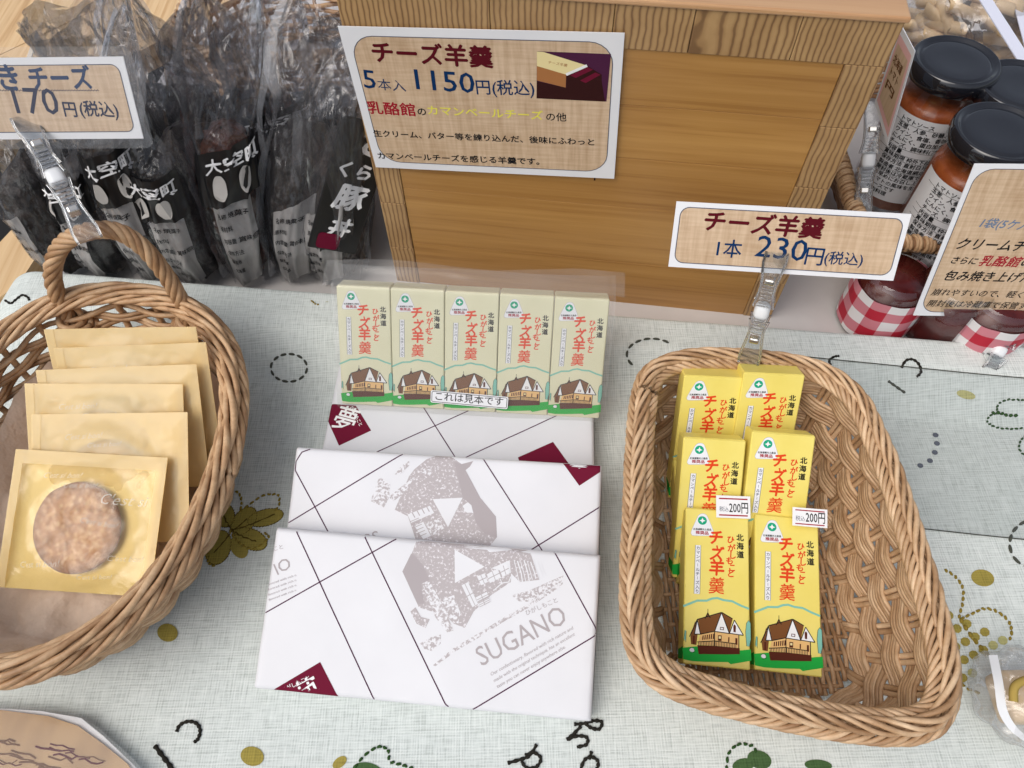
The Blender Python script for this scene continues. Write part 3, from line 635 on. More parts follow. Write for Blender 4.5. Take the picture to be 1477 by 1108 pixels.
# 170 sign (left, laminated)
F = Frame((-0.50, 0.365, 0.235), 0.0, 60, 0.5, 0.055)
_c = [(173, 82), (207, 200)]
def signfit(TR, BR, w, yaw, tilt, roll, zb):
    B = onz(*BR, zb)
    T = Frame((0, 0, 0), yaw, tilt, roll, 0.0)
    # height so that TR lands: march up
    best = min((abs((lambda q: (q-CAM).dot(_fw) and ((q-CAM).dot(_dn)/(q-CAM).dot(_fw)*FL+PH/2))(B+T.u*h)-TR[1]), h) for h in [0.02+0.0005*k for k in range(260)])
    h = best[1]; return Frame(B + T.u*h - T.a*w, yaw, tilt, roll, h), h
F, h = signfit((173, 82), (207, 200), 0.163, -3, 62, 1.0, 0.208)
t = sign('price_sign', 'laminated beige price sign reading 170 yen above the handle of the willow basket', F, 0.163, h, 0.0048, 0.0055, lam=0.0065)
letters(t, F, [('焼', (-40, 127), (-2, 128), 'blue', 1, 0.03), ('き', (3, 127), (30, 128), 'blue', 1, 0.03), ('チーズ', (47, 127), (135, 126), 'blue', 1.1, 0.03),
   ('170', (25, 163), (88, 165), 'navy', 1.0, 0.006), ('円', (94, 166), (112, 167), 'navy', 1.05, 0.02), ('(税込)', (117, 165), (172, 168), 'navy', 1.05, 0.02)])
mb = MB(); mb.line([F.px(-60+k*2.05, 130.5+(1.0 if k % 2 else -1.0)) for k in range(100)], 0.0005, 'navy', 0.0002); part('wavy_underline', mb, t)
SIGN170 = F
# right sign
F, h = signfit((1700, 243), (1660, 466), 0.17, -4, 60, 1.0, 0.055)
def toimg(q): d_ = Vector(q)-CAM; z_ = d_.dot(_fw); return PW/2+FL*d_.dot(_rt)/z_, PH/2+FL*d_.dot(_dn)/z_
B = onz(1317, 455, 0.048); best = (1e9,)
for ti in range(40, 96):
    T = Frame((0, 0, 0), -3.5, ti, 0.5, 0.0)
    for hk in range(60, 190):
        q = toimg(B+T.u*hk*0.001); e = (q[0]-1407)**2+(q[1]-236)**2
        if e < best[0]: best = (e, ti, hk*0.001)
RT, RH = best[1], best[2]; T = Frame((0, 0, 0), -3.5, RT, 0.5, 0.0); print('right sign', best)
F = Frame(B + T.u*RH, -3.5, RT, 0.5, RH)
t = sign('price_sign', 'beige card sign with many lines of writing at the right edge', F, 0.17, RH, 0.004, 0.012)
letters(t, F, [('1袋(5ケ入', (1412, 327), (1482, 331), 'greyblue', 1, 0.02, 0.25), ('クリームチーズを', (1377, 358), (1535, 364), 'black', 1, 0.02, 0.25), ('さらに', (1370, 379), (1406, 381), 'black', 1, 0.02, 0.25),
   ('乳酪館', (1410, 382), (1467, 384), 'red', 0.95, 0.02, 0.25), ('の', (1470, 384), (1486, 384), 'black', 1, 0.02, 0.25), ('包み焼き上げたお菓子', (1359, 403), (1540, 408), 'black', 1, 0.02, 0.25),
   ('崩れやすいので、軽く', (1342, 425), (1472, 429), 'black', 0.95, 0.01, 0.25), ('開封後は冷蔵庫で保管す', (1336, 441), (1478, 445), 'black', 0.95, 0.01, 0.25)])
SIGNR = F

# ------------------------------------------------------------------ clips
def clip(label, A, B, nrm, sc=1.0):
    sc *= 0.82
    """double-ended clear sign clip from A (gripped rim) to B (gripped card)"""
    A, B = Vector(A), Vector(B); y = (B-A).normalized(); n = (Vector(nrm) - y*Vector(nrm).dot(y)).normalized(); x = y.cross(n)
    Mx = Matrix.Identity(4)
    for i in range(3): Mx[i][0] = x[i]; Mx[i][1] = y[i]; Mx[i][2] = n[i]; Mx[i][3] = A[i]
    L = (B-A).length
    t = thing('sign_clip', label, 'clip', Mx, 'clear double-ended sign clips')
    for end in (0, 1):
        hl = L*0.43
        def Y(k): return k*hl if end == 0 else L-k*hl
        for sgn in (-1, 1):
            mb = MB()
            prof = [(-0.22, 0.0085, 0.0010), (0.0, 0.0090, 0.0008), (0.25, 0.0075, 0.0022), (0.5, 0.0062, 0.0034), (0.75, 0.0060, 0.0048), (1.0, 0.0080, 0.0062)]
            vs = []
            for k, hw, zz in prof:
                hw *= sc; zz *= sc*sgn
                for sx_, dz in ((-1, 0), (1, 0), (1, 0.0011), (-1, 0.0011)): vs.append((sx_*hw, Y(k), zz+dz*sgn))
            fs = []
            for i in range(len(prof)-1):
                for c in range(4): fs.append((i*4+c, i*4+(c+1) % 4, (i+1)*4+(c+1) % 4, (i+1)*4+c))
            fs += [(3, 2, 1, 0), tuple(len(prof)*4-4+c for c in range(4))]
            mb.add(vs, fs, 'clipfilm')
            for c in range(5):
                yy = 0.62+c*0.085; mb.box((-0.005*sc, min(Y(yy), Y(yy+0.03)), sgn*0.0058*sc-0.0003), (0.005*sc, max(Y(yy), Y(yy+0.03)), sgn*0.0058*sc+0.0008), 'plastic')
            for sx_ in (-1, 1): mb.tube([(sx_*k[1]*sc, Y(k[0]), sgn*k[2]*sc+sgn*0.0006) for k in prof], 0.0009, 'plastic', 6)
            part('jaw', mb, t)
        mb = MB(); y0, y1 = sorted((Y(0.36), Y(0.50))); mb.rbox((-0.0042*sc, y0, -0.0052*sc), (0.0042*sc, y1, 0.0052*sc), 0.0012, 'steel'); part('spring', mb, t)
    mb = MB(); mb.rbox((-0.0066*sc, L*0.41, -0.0050), (0.0066*sc, L*0.59, 0.0050), 0.0042, 'joint', 4); part('joint', mb, t, True)
    return t
camdir = lambda p: (CAM-Vector(p)).normalized()
def fpt(F, u, v): x, y = F.px(u, v); return F.O + F.a*x + F.u*y + F.n*0.001
B1 = fpt(SIGN230, 1117, 378); A1 = onz(1082, 512, 0.098)
clip('clear plastic clip on the back rim of the rattan basket', A1, B1, camdir(B1))
B2 = fpt(SIGN170, 42, 182); A2 = ony(122, 332, 0.372)
clip('clear plastic clip with a white joint on the handle of the willow basket', A2, B2, camdir(B2), 1.1)
B3 = fpt(SIGNR, 1472, 455); A3 = onz(1408, 555, 0.010)
clip('clear plastic clip leaning on the vinyl sheet at the right edge', A3, B3, Vector((0.2, -0.3, 1)), 1.1)

# ------------------------------------------------------------------ rattan and willow baskets
def loop_sample(P, n):
    P = catmull(P, 12, True); N = len(P); L = [0.0]
    for i in range(N): L.append(L[-1]+(P[(i+1) % N]-P[i]).length)
    out = []
    j = 0
    for k in range(n):
        d = L[-1]*k/n
        while L[j+1] < d: j += 1
        out.append(P[j].lerp(P[(j+1) % N], (d-L[j])/(L[j+1]-L[j])))
    return out, L[-1]
class Basket:
    def __init__(s, rim, base, zr, zb, n):
        s.n = n; s.rim, s.len = loop_sample([Vector((x, y, 0)) for x, y in rim], n); s.base, _ = loop_sample([Vector((x, y, 0)) for x, y in base], n)
        s.zr, s.zb = zr, zb
        c = sum(s.rim, Vector())/n; s.nrm = []
        for i in range(n):
            t = (s.rim[(i+1) % n]-s.rim[i-1]).normalized(); q = Vector((t.y, -t.x, 0))
            if q.dot(s.rim[i]-c) < 0: q = -q
            s.nrm.append(q)
    def at(s, k, h, off=0.0, dz=0.0):
        k = k % s.n; i = int(k); f = k-i; j = (i+1) % s.n
        r = s.rim[i].lerp(s.rim[j], f); b = s.base[i].lerp(s.base[j], f); nn_ = s.nrm[i].lerp(s.nrm[j], f)
        e = h**1.0; w = math.sin(h*math.pi*0.5)**0.8 if h > 0 else 0
        p = b.lerp(r, w); p = p + nn_*off
        return Vector((p.x, p.y, s.zb+(s.zr(r.x, r.y)-s.zb)*(h**1.25)+dz))
def weave(B, t, stakes, rows, strands, r, amp, mat, h0=0.04, h1=0.93, sp=4, stake_n=2, stake_r=0.0016, name='weaver', seed=1):
    rr = random.Random(seed); st = B.n/stakes
    for row in range(rows):
        for q in range(strands):
            h = h0+(h1-h0)*(row+(q+0.5)/strands)/rows
            P = []
            ph = rr.random()*6
            for k in range(stakes*sp):
                kk = k/sp; a = amp*math.cos(math.pi*kk)*(1 if row % 2 else -1)
                P.append(B.at(kk*st, min(1, h+0.004*math.sin(kk*0.7+ph)+0.006*nz(kk*0.5, row*3+q)), a+0.0004*nz(kk, q*9.0+row)))
            mb = MB(); mb.tube(P, [r*(0.9+0.2*nz(i*0.11, row*7+q*3+5.5)) for i in range(len(P))], mat, 6, True); part(name, mb, t, True)
    for k in range(stakes):
        for q in range(stake_n):
            d = (q-(stake_n-1)/2)*stake_r*2.1/(B.len/B.n)
            P = [B.at(k*st+d, h, amp*0.9*math.sin(h*rows*math.pi)*(1 if k % 2 else -1)*0.35) for h in [i/14 for i in range(15)]]
            mb = MB(); mb.tube(P, stake_r, mat, 6); part('stake', mb, t, True)
def rope(B, t, n, Rr, r, off, dz, turns, mat, name='rim_strand', seed=3, flat_=0.7, samp=260):
    rr = random.Random(seed)
    for q in range(n):
        P = []; ph = 2*math.pi*q/n
        for k in range(samp):
            a = ph+2*math.pi*turns*k/samp; x = Rr*math.cos(a); z = Rr*flat_*math.sin(a)
            P.append(B.at(B.n*k/samp, 1.0, off+x, dz+z))
        mb = MB(); mb.tube(P, [r*(0.88+0.28*nz(i*0.13, q*5.1+seed)) for i in range(samp)], mat, 7, True); part(name, mb, t, True)
rimpx = [(925, 560), (945, 528), (1000, 514), (1090, 516), (1180, 532), (1236, 570), (1268, 630), (1300, 710), (1328, 800), (1352, 880), (1370, 960), (1365, 1020), (1335, 1048), (1270, 1052), (1180, 1040), (1090, 1022), (1000, 998), (940, 970), (912, 920), (908, 830), (912, 740), (916, 640)]
rim = [tuple(onz(u, v, 0.086)[:2]) for u, v in rimpx]
cx = sum(p[0] for p in rim)/len(rim); cy = sum(p[1] for p in rim)/len(rim)
rim = [(cx+(x-cx)*0.94+0.0005, cy+(y-cy)*0.965) for x, y in rim]
bcx, bcy = cx+0.002, cy+0.002
base = [(bcx+(x-cx)*0.72, bcy+(y-cy)*0.77) for x, y in rim]
BR = Basket(rim, base, lambda x, y: 0.086, 0.006, 440)
rb = thing('rattan_basket', 'rounded rectangular woven rattan basket holding the yellow boxes', 'basket', Matrix.Identity(4))
weave(BR, rb, 34, 5, 6, 0.00195, 0.0028, 'wick', 0.03, 0.95, 5, 2, 0.0020)
rope(BR, rb, 8, 0.0052, 0.0018, -0.001, 0.000, 14, 'wick', seed=3)
rope(BR, rb, 8, 0.0050, 0.0018, 0.0064, -0.003, -14, 'wick', seed=5)
rope(BR, rb, 5, 0.0040, 0.0018, 0.0033, 0.0052, 11, 'wick', seed=8)
# floor of the basket
def inside(poly, x, y):
    c = False; n = len(poly)
    for i in range(n):
        x1, y1 = poly[i]; x2, y2 = poly[(i+1) % n]
        if (y1 > y) != (y2 > y) and x < (x2-x1)*(y-y1)/(y2-y1)+x1: c = not c
    return c
bp = [(p.x, p.y) for p in BR.base[::4]]
xs = [p[0] for p in bp]; yy_ = [p[1] for p in bp]
def span(poly, fixed, axis):
    L = []
    n = len(poly)
    for i in range(n):
        a, b = poly[i], poly[(i+1) % n]
        if (a[axis] > fixed) != (b[axis] > fixed):
            o = 1-axis; L.append(a[o]+(b[o]-a[o])*(fixed-a[axis])/(b[axis]-a[axis]))
    return (min(L), max(L)) if len(L) >= 2 else None
nx = 34
for i in range(nx):
    x = min(xs)+(max(xs)-min(xs))*(i+0.5)/nx; s_ = span(bp, x, 0)
    if not s_: continue
    P = []; nsg = 60
    for k in range(nsg+1):
        y = s_[0]+(s_[1]-s_[0])*k/nsg; P.append((x+0.0003*nz(y*90, i), y, 0.006+0.0014*math.sin((y/0.011)*math.pi+i*math.pi)))
    mb = MB(); mb.tube(P, 0.0017, 'wick', 6); part('base_reed', mb, rb, True)
y = min(yy_)+0.006
while y < max(yy_):
    s_ = span(bp, y, 1)
    if s_:
        mb = MB(); mb.tube([(s_[0]+(s_[1]-s_[0])*k/10, y, 0.0058) for k in range(11)], 0.0016, 'wick', 6); part('base_stake', mb, rb, True)
    y += 0.011

# willow basket at the left
def rl_(a):
    # oval, long axis slightly turned
    c, s_ = math.cos(a), math.sin(a); e = 2/2.25
    x = 0.1115*abs(c)**e*(1 if c > 0 else -1); y = 0.1435*abs(s_)**e*(1 if s_ > 0 else -1)
    th = R(-6); return (-0.3210+x*math.cos(th)-y*math.sin(th), 0.245+x*math.sin(th)+y*math.cos(th))
rim = [rl_(2*math.pi*k/28) for k in range(28)]
base = [(-0.322+(x+0.3195)*0.70, 0.240+(y-0.245)*0.74) for x, y in rim]
def zrim(x, y): return 0.080+0.010*((y-0.245)/0.15)**2
BL = Basket(rim, base, zrim, 0.006, 440)
wb = thing('willow_basket', 'oval willow basket with a looped end handle, holding wrapped cookies', 'basket', Matrix.Identity(4))
weave(BL, wb, 26, 11, 1, 0.0026, 0.0042, 'willow', 0.06, 0.88, 5, 1, 0.0027, seed=4)
weave(BL, wb, 26, 10, 1, 0.0022, 0.0042, 'willow', 0.10, 0.84, 5, 0, 0.0027, seed=9)
rope(BL, wb, 6, 0.0050, 0.0024, -0.001, 0.000, 8, 'willow', seed=13)
rope(BL, wb, 7, 0.0055, 0.0024, 0.0060, -0.003, 9, 'willow', seed=15)
rope(BL, wb, 4, 0.0040, 0.0025, 0.0030, 0.0052, 7, 'willow', seed=18)
mb = MB(); mb.add([(p.x, p.y, 0.004) for p in BL.base[::8]], [tuple(range(len(BL.base[::8])))], 'willow'); part('base_panel', mb, wb)
# handle
hy = 0.385
hp = [ony(u, v, y_) for u, v, y_ in ((112, 478, 0.380), (92, 446, 0.382), (76, 400, 0.385), (86, 358, 0.387), (120, 336, 0.388), (165, 333, 0.388), (205, 356, 0.386), (238, 395, 0.383), (262, 436, 0.378), (280, 476, 0.372))]
HP = catmull(hp, 16)
T = [(HP[min(i+1, len(HP)-1)]-HP[max(i-1, 0)]).normalized() for i in range(len(HP))]
for q in range(6):
    P = []
    for i, p in enumerate(HP):
        nv = Vector((0, 1, 0)); bn = T[i].cross(nv).normalized(); a = 2*math.pi*(q/6+i/len(HP)*5.0)
        P.append(p+(nv*math.cos(a)+bn*math.sin(a))*0.0043)
    mb = MB(); mb.tube(P, 0.0025, 'willow', 8); part('handle_strand', mb, wb, True)
for (u, v), sg in (((104, 462), 1), ((275, 462), -1)):
    c = ony(u, v, 0.378)
    for k in range(3):
        mb = MB(); mb.tube([c+Vector((math.cos(a)*0.0085+0.0035*k*sg, math.sin(a)*0.010, -0.002+0.006*math.sin(a*0.5)-0.004*k)) for a in [2*math.pi*j/18 for j in range(19)]], 0.0026, 'willow', 6); part('handle_binding', mb, wb, True)
# brown liner paper
mb = MB()
def lf(i, j):
    a = 2*math.pi*i; r = j
    k = (a/(2*math.pi)*BL.n) % BL.n
    hgt = 0.30+0.40*(0.5+0.5*math.sin(a*3+1))*0.6 + 0.22*max(0, math.cos(a-0.25))
    b = BL.at(k, 0.02, -0.004); w_ = BL.at(k, hgt, -0.0055); c = Vector((-0.322, 0.240, 0.010))
    p = c.lerp(b, r/0.7) if r < 0.7 else b.lerp(w_, (r-0.7)/0.3)
    cr = 0.004*nz(p.x*40, p.y*40, 3.3)+0.012*abs(nz(p.x*22, p.y*19, 8))*(1.0 if p.y < 0.18 or p.x < -0.38 else 0.3)+0.006*abs(nz(p.x*60+p.y*30, p.y*55, 8))+0.006*max(0, 1-r)
    return (p.x, p.y, max(0.007, p.z+0.003+cr))
mb.grid(lf, 120, 50, 'kraft', True)
o = mb.build('liner_paper', None, True); tagit(o, 'crumpled brown paper lining the inside of the willow basket', 'paper')

# ------------------------------------------------------------------ cheese yokan boxes
BW, BH, BT = 0.0437, 0.1035, 0.0195
def artpt(X, Y):
    u = (X-118)/377; v = 0
    for _ in range(3):
        v = (Y-45-32*u)/890; u = (X-118-10*v)/377
    return (u*BW, BH-v*BH)
def box_meshes(card):
    A = artpt; G = lambda *pts: [A(*p) for p in pts]; S = BW/377.0
    body = MB(); body.rbox((0, 0, -BT), (BW, BH, 0), 0.0007, card, 1)
    flap = MB(); flap.rbox((0.0006, BH-0.0002, -BT+0.0008), (BW-0.0006, BH+0.0004, -0.0010), 0.0003, card, 1)
    em = MB(); c = A(221, 158)
    tri = [(221, 82), (240, 88), (254, 108), (287, 188), (283, 208), (268, 215), (174, 215), (157, 207), (155, 188), (188, 108), (202, 88)]
    tri = catmull([Vector((*A(*p), 0)) for p in tri], 3, True)
    em.poly(tri, 'paper', 0.00006); em.line(tri, 0.00022, 'grey', 0.00008, True)
    g = A(220, 124); em.poly(ell(g[0], g[1], 27*S, 26*S), 'emerald', 0.0001)
    em.poly([(g[0]+k*S, g[1]+j*S) for k, j in ((0, 17), (6, 5), (19, -1), (6, -5), (0, -16), (-6, -6), (-18, -2), (-5, 5))], 'white', 0.00013)
    em.textpts('北海道観光土産品', A(167, 180), A(274, 184), 'black', 0.0001, 1.0, 0.03)
    em.textpts('推奨品', A(182, 203), A(258, 208), 'red', 0.0001, 0.85, 0.03)
    lt = MB()
    def vert(s, pos, size, m, bold, shear=0.0, sx=1.0):
        for ch, (X, Y) in zip(s, pos):
            p = A(X, Y); z_ = size*S; lt.text(ch, p[0]-0.5*z_*sx-0.38*shear*z_, p[1]-0.38*z_, z_, m, 0.0001, 0.04, sx, bold, shear)
    vert('チ', [(304, 226)], 92, 'orange', 0.035, 0.18); vert('ズ', [(310, 322)], 86, 'orange', 0.035, 0.18)
    lt.line(G((308, 272), (314, 300)), 9*S, 'orange', 0.0001)
    vert('羊', [(312, 402)], 100, 'orange', 0.03, 0.1, 0.95); vert('羹', [(312, 506)], 102, 'orange', 0.008, 0.1, 0.95)
    vert('ひがしもこと', [(390, 238), (395, 288), (402, 330), (385, 362), (400, 402), (392, 436)], 48, 'orange', 0.03, 0.1)
    vert('北海道', [(445, 226), (446, 276), (447, 326)], 44, 'black', 0.03)
    st = MB(); st.poly(G((182, 270), (214, 272), (214, 553), (180, 551)), 'paper', 0.00006)
    st.line(G((182, 270), (214, 272), (214, 553), (180, 551)), 0.0003, 'slate', 0.0001, True)
    for k, ch in enumerate('カマンベールチーズ入り'):
        if ch == 'ー':
            st.line(G((198, 286+k*25-8), (198, 286+k*25+9)), 2.2*S, 'slate', 0.00012); continue
        p = A(198, 288+k*25); st.text(ch, p[0]-12*S, p[1]-9*S, 24*S, 'slate', 0.00012, 0, 1, 0.02)
    hs = MB()
    hs.line([A(*p) for p in ((120, 622), (160, 606), (200, 590), (255, 590), (285, 578), (315, 575), (350, 586), (400, 592), (450, 616), (498, 634))], 12*S, 'teal', 0.00006)
    hs.poly(G((122, 850), (200, 842), (300, 862), (440, 862), (508, 856), (511, 916), (460, 925), (395, 936), (380, 925), (250, 925), (180, 922), (128, 912)), 'green', 0.00006)
    z = 0.0001
    hs.poly(G((478, 762), (483, 714), (494, 698), (506, 712), (508, 800), (500, 840), (484, 838)), 'teal', z); hs.line(G((478, 762), (483, 714), (494, 698), (506, 712), (508, 800), (500, 840), (484, 838)), 2.4*S, 'black', z+2e-5, True)
    hs.poly(G((128, 800), (134, 752), (142, 760), (140, 815)), 'teal', z); hs.line(G((128, 812), (132, 756), (141, 760), (140, 820)), 2.4*S, 'black', z+2e-5)
    hs.poly(G((222, 775), (300, 758), (304, 838), (208, 832)), 'peach', z); hs.poly(G((300, 758), (440, 775), (440, 850), (302, 838)), 'peach', z)
    hs.poly(G((165, 790), (190, 705), (206, 775), (200, 835), (170, 830)), 'brown', z)
    hs.poly(G((206, 692), (340, 655), (302, 758), (222, 776)), 'brown', z+2e-5); hs.poly(G((202, 695), (188, 775), (222, 775)), 'white', z+3e-5)
    hs.poly(G((340, 657), (303, 760), (386, 770)), 'white', z+3e-5); hs.poly(G((343, 657), (404, 690), (386, 768)), 'brown', z+3e-5)
    hs.poly(G((414, 697), (386, 770), (464, 777)), 'white', z+4e-5)
    hs.poly(G((246, 690), (262, 658), (274, 684)), 'brown', z); hs.line(G((262, 636), (262, 662)), 3*S, 'black', z)
    hs.poly(G((205, 836), (300, 838), (302, 884), (214, 884)), 'deck', z+3e-5); hs.poly(G((300, 838), (445, 850), (446, 882), (372, 884), (300, 884)), 'deck', z+4e-5)
    for seg in (((202, 695), (340, 655)), ((340, 655), (302, 760)), ((222, 776), (302, 759)), ((340, 655), (386, 771)), ((302, 760), (386, 771)), ((342, 655), (404, 690)), ((414, 697), (386, 770)), ((414, 697), (466, 780)), ((386, 770), (466, 780)),
                ((202, 695), (188, 776)), ((202, 695), (222, 776)), ((188, 776), (222, 776)), ((200, 700), (160, 790)), ((440, 776), (440, 850)), ((302, 760), (302, 838)), ((205, 818), (302, 812)), ((302, 812), (420, 826)), ((246, 690), (262, 658)), ((262, 658), (276, 686))):
        hs.line(G(*seg), 5*S, 'black', z+6e-5)
    for k in range(11): hs.line(G((212+k*9, 816), (214+k*9, 838)), 3.2*S, 'black', z+6e-5)
    for k in range(14): hs.line(G((306+k*9, 814+k), (306+k*9, 842+k*0.6)), 3.2*S, 'black', z+6e-5)
    for k in range(6): hs.poly(G((234+k*12, 783-k*2), (241+k*12, 782-k*2), (239+k*12, 806-k), (232+k*12, 807-k)), 'deck', z+5e-5)
    for q in (((333, 735), (355, 737), (354, 753), (332, 751)), ((322, 780), (343, 782), (342, 812), (321, 810)), ((408, 728), (415, 720), (423, 729), (422, 764), (409, 762)), ((420, 795), (432, 796), (432, 832), (420, 830)), ((380, 790), (387, 791), (386, 818), (379, 817)), ((180, 785), (190, 783), (190, 830), (180, 830))):
        hs.poly(G(*q), 'deck', z+5e-5)
    hs.poly(G((336, 739), (351, 741), (350, 749), (336, 748)), 'paper', z+7e-5); hs.poly(G((326, 786), (339, 787), (338, 800), (326, 799)), 'cream', z+7e-5)
    hs.poly(ell(*A(176, 862), 14*S, 11*S), 'paper', z+4e-5); hs.line(G((160, 858), (172, 848), (186, 852), (192, 872), (170, 878)), 2.4*S, 'black', z+7e-5)
    # left side print continues the green ground
    sd = MB(); sd.add([(-0.00012, 0.003, -BT+0.001), (-0.00012, 0.003, -0.0012), (-0.00012, 0.011, -0.0012), (-0.00012, 0.009, -BT+0.001)], [(0, 1, 2, 3)], 'green')
    return [('body', body.mesh('body')), ('top_flap', flap.mesh('top_flap')), ('emblem', em.mesh('emblem')), ('lettering', lt.mesh('lettering')), ('name_strip', st.mesh('name_strip')), ('house_print', hs.mesh('house_print')), ('side_print', sd.mesh('side_print'))]
YB = box_meshes('yellow_card'); PB = box_meshes('film_paled_card')
def ybox(meshes, F, label, group):
    t = thing('yokan_box', label, 'box', F.M, group)
    for nme, me in meshes: link(nme, me, t)
    return t
def FT(u, v, z, yaw, tilt, roll=0.0, h=BH): return Frame(onz(u, v, z), yaw, tilt, roll, h)
gb = 'yellow boxes in the rattan basket'
ybox(YB, FT(989, 732, 0.062, -6, 13, -0.8), 'yellow box in the front row of the rattan basket, left one of the pair', gb)
ybox(YB, FT(1089, 741, 0.058, -6.5, 13, -1.2), 'yellow box in the front row of the rattan basket, right one of the pair', gb)
ybox(YB, FT(986, 631, 0.088, -5.2, 40, -0.2), 'left yellow box of the middle row in the rattan basket', gb)
ybox(YB, FT(1085, 622, 0.094, -6, 40, -0.9), 'right yellow box of the middle row in the rattan basket', gb)
ybox(YB, FT(987, 542, 0.096, -4.8, 55, -0.3), 'left yellow box of the rearmost row in the rattan basket', gb)
ybox(YB, FT(1073, 538, 0.102, -4.6, 55, -0.2), 'right yellow box of the rearmost row, just below the clip', gb)
ybox(YB, Frame(onz(970, 640, 0.040), -4, 4, 0, BH), 'yellow box mostly hidden under the left column, its green base showing', gb)
# price stickers
def sticker(c, label):
    zz = 0.0665
    P = onz(*c[0], zz); Q = onz(*c[1], zz); w = (Q-P).length; yaw = math.degrees(math.atan2(Q.y-P.y, Q.x-P.x)); D = onz(*c[3], zz); h = (D-P).length*1.02
    F = Frame(P+Vector((0, 0, 0.002)), yaw, 22, 0, h)
    t = thing('price_sticker', label, 'sticker', F.M, 'small white price stickers')
    mb = MB(); mb.box((0, 0, -0.0003), (w, h, 0), 'sticker'); part('sticker_paper', mb, t)
    mb = MB(); mb.line([(w*.08, h*.86), (w*.92, h*.86)], h*.06, 'red', 0.0001); mb.line([(w*.08, h*.12), (w*.92, h*.12)], h*.06, 'red', 0.0001); part('red_rule', mb, t)
    mb = MB(); mb.textpts('税込', (w*.09, h*.30), (w*.36, h*.30), 'slate', 0.0001, 1.15, 0.0); part('lettering', mb, t)
    mb = MB(); mb.textpts('200円', (w*.38, h*.27), (w*.93, h*.27), 'black', 0.0001, 1.55, 0.01); part('lettering', mb, t)
sticker(((1032, 716), (1081, 718), (1085, 746), (1037, 745)), 'small white sticker priced 200 yen on the front left yellow box')
sticker(((1142, 733), (1192, 737), (1196, 763), (1144, 757)), 'small white sticker priced 200 yen on the front right yellow box')

# ------------------------------------------------------------------ wrapped packages
def pack_z(x, y, w, h, r=0.0035):
    z = 0.0
    for d in (r-x, x-(w-r), r-y, y-(h-r)):
        if d > 0: d = min(d, r); z -= r-math.sqrt(max(0, r*r-d*d))
    return z
def clipr(pts, w, h):
    def cl(P, ins, inter):
        o = []
        for i in range(len(P)):
            a, b = P[i-1], P[i]
            if ins(b):
                if not ins(a): o.append(inter(a, b))
                o.append(b)
            elif ins(a): o.append(inter(a, b))
        return o
    for ax, val, sg in ((0, 0.0004, 1), (0, w-0.0004, -1), (1, 0.0004, 1), (1, h-0.0004, -1)):
        ins = lambda p: (p[ax]-val)*sg >= 0
        inter = lambda a, b: tuple(a[k]+(b[k]-a[k])*((val-a[ax])/(b[ax]-a[ax])) for k in (0, 1))
        pts = cl(pts, ins, inter)
        if not pts: return []
    return pts
def package(label, F, w, h, th, seed):
    t = thing('wrapped_package', label, 'package', F.M, 'white wrapped packages stacked in front of the crate')
    mb = MB()
    def edge(n, L):
        r = 0.0035; a = [r*(1-math.cos(k*math.pi/10)) for k in range(5)]
        return a+[r+(L-2*r)*k/n for k in range(n+1)]+[L-q for q in a[::-1]]
    X = edge(50, w); Y = edge(28, h); vs = []; nx_ = len(X); ny_ = len(Y)
    def zz(x, y): return pack_z(x, y, w, h) + 0.00045*nz(x*26+seed, y*26) + 0.0006*nz(x*60+seed, y*60, 2)*max(0, 1-min(x, w-x, y, h-y)/0.016)**2 + 0.0003*math.sin(x/w*math.pi)*math.sin(y/h*math.pi)
    for y in Y:
        for x in X: vs.append((x, y, zz(x, y)))
    fs = [(j*nx_+i, j*nx_+i+1, (j+1)*nx_+i+1, (j+1)*nx_+i) for j in range(ny_-1) for i in range(nx_-1)]
    ring = [(i, 0) for i in range(nx_)]+[(nx_-1, j) for j in range(1, ny_)]+[(i, ny_-1) for i in range(nx_-2, -1, -1)]+[(0, j) for j in range(ny_-2, 0, -1)]
    b0 = len(vs); nr = len(ring)
    for k, zq in enumerate((-0.0055, -th*0.5, -th+0.001, -th)):
        for (i, j) in ring:
            x, y = X[i], Y[j]; q = 0.0005*nz(x*40, y*40, zq*300+seed)+(0.0008 if k == 3 else 0)
            vs.append((x + (q if i in (0,) else -q if i == nx_-1 else 0), y + (q if j == 0 else -q if j == ny_-1 else 0), zq))
    top = [j*nx_+i for i, j in ring]
    for k in range(4):
        for m_ in range(nr):
            n_ = (m_+1) % nr; a = top[m_] if k == 0 else b0+(k-1)*nr+m_; b = top[n_] if k == 0 else b0+(k-1)*nr+n_
            fs.append((a, b0+k*nr+m_, b0+k*nr+n_, b))
    fs.append(tuple(b0+3*nr+m_ for m_ in range(nr))[::-1])
    mb.add(vs, fs, 'wrap'); part('wrapping_paper', mb, t, True)
    flapm = MB(); flapm.add([(w+0.0004, 0.004, -0.004), (w+0.0004, h*0.5, -th+0.002), (w+0.0004, h-0.004, -0.004)], [(0, 1, 2)], 'wrap'); part('end_fold', flapm, t)
    for cx_, cy_, sx_, sy_ in ((w, 0, -1, 1), (0, 0, 1, 1)):
        fm = MB(); fm.add([(cx_+sx_*0.0015, cy_-0.0006, -0.006), (cx_+sx_*0.016, cy_-0.0007, -0.006), (cx_+sx_*0.0015, cy_-0.0006, -th+0.003)], [(0, 1, 2) if sx_ > 0 else (0, 2, 1)], 'wrap'); part('corner_fold', fm, t)
    return t, zz
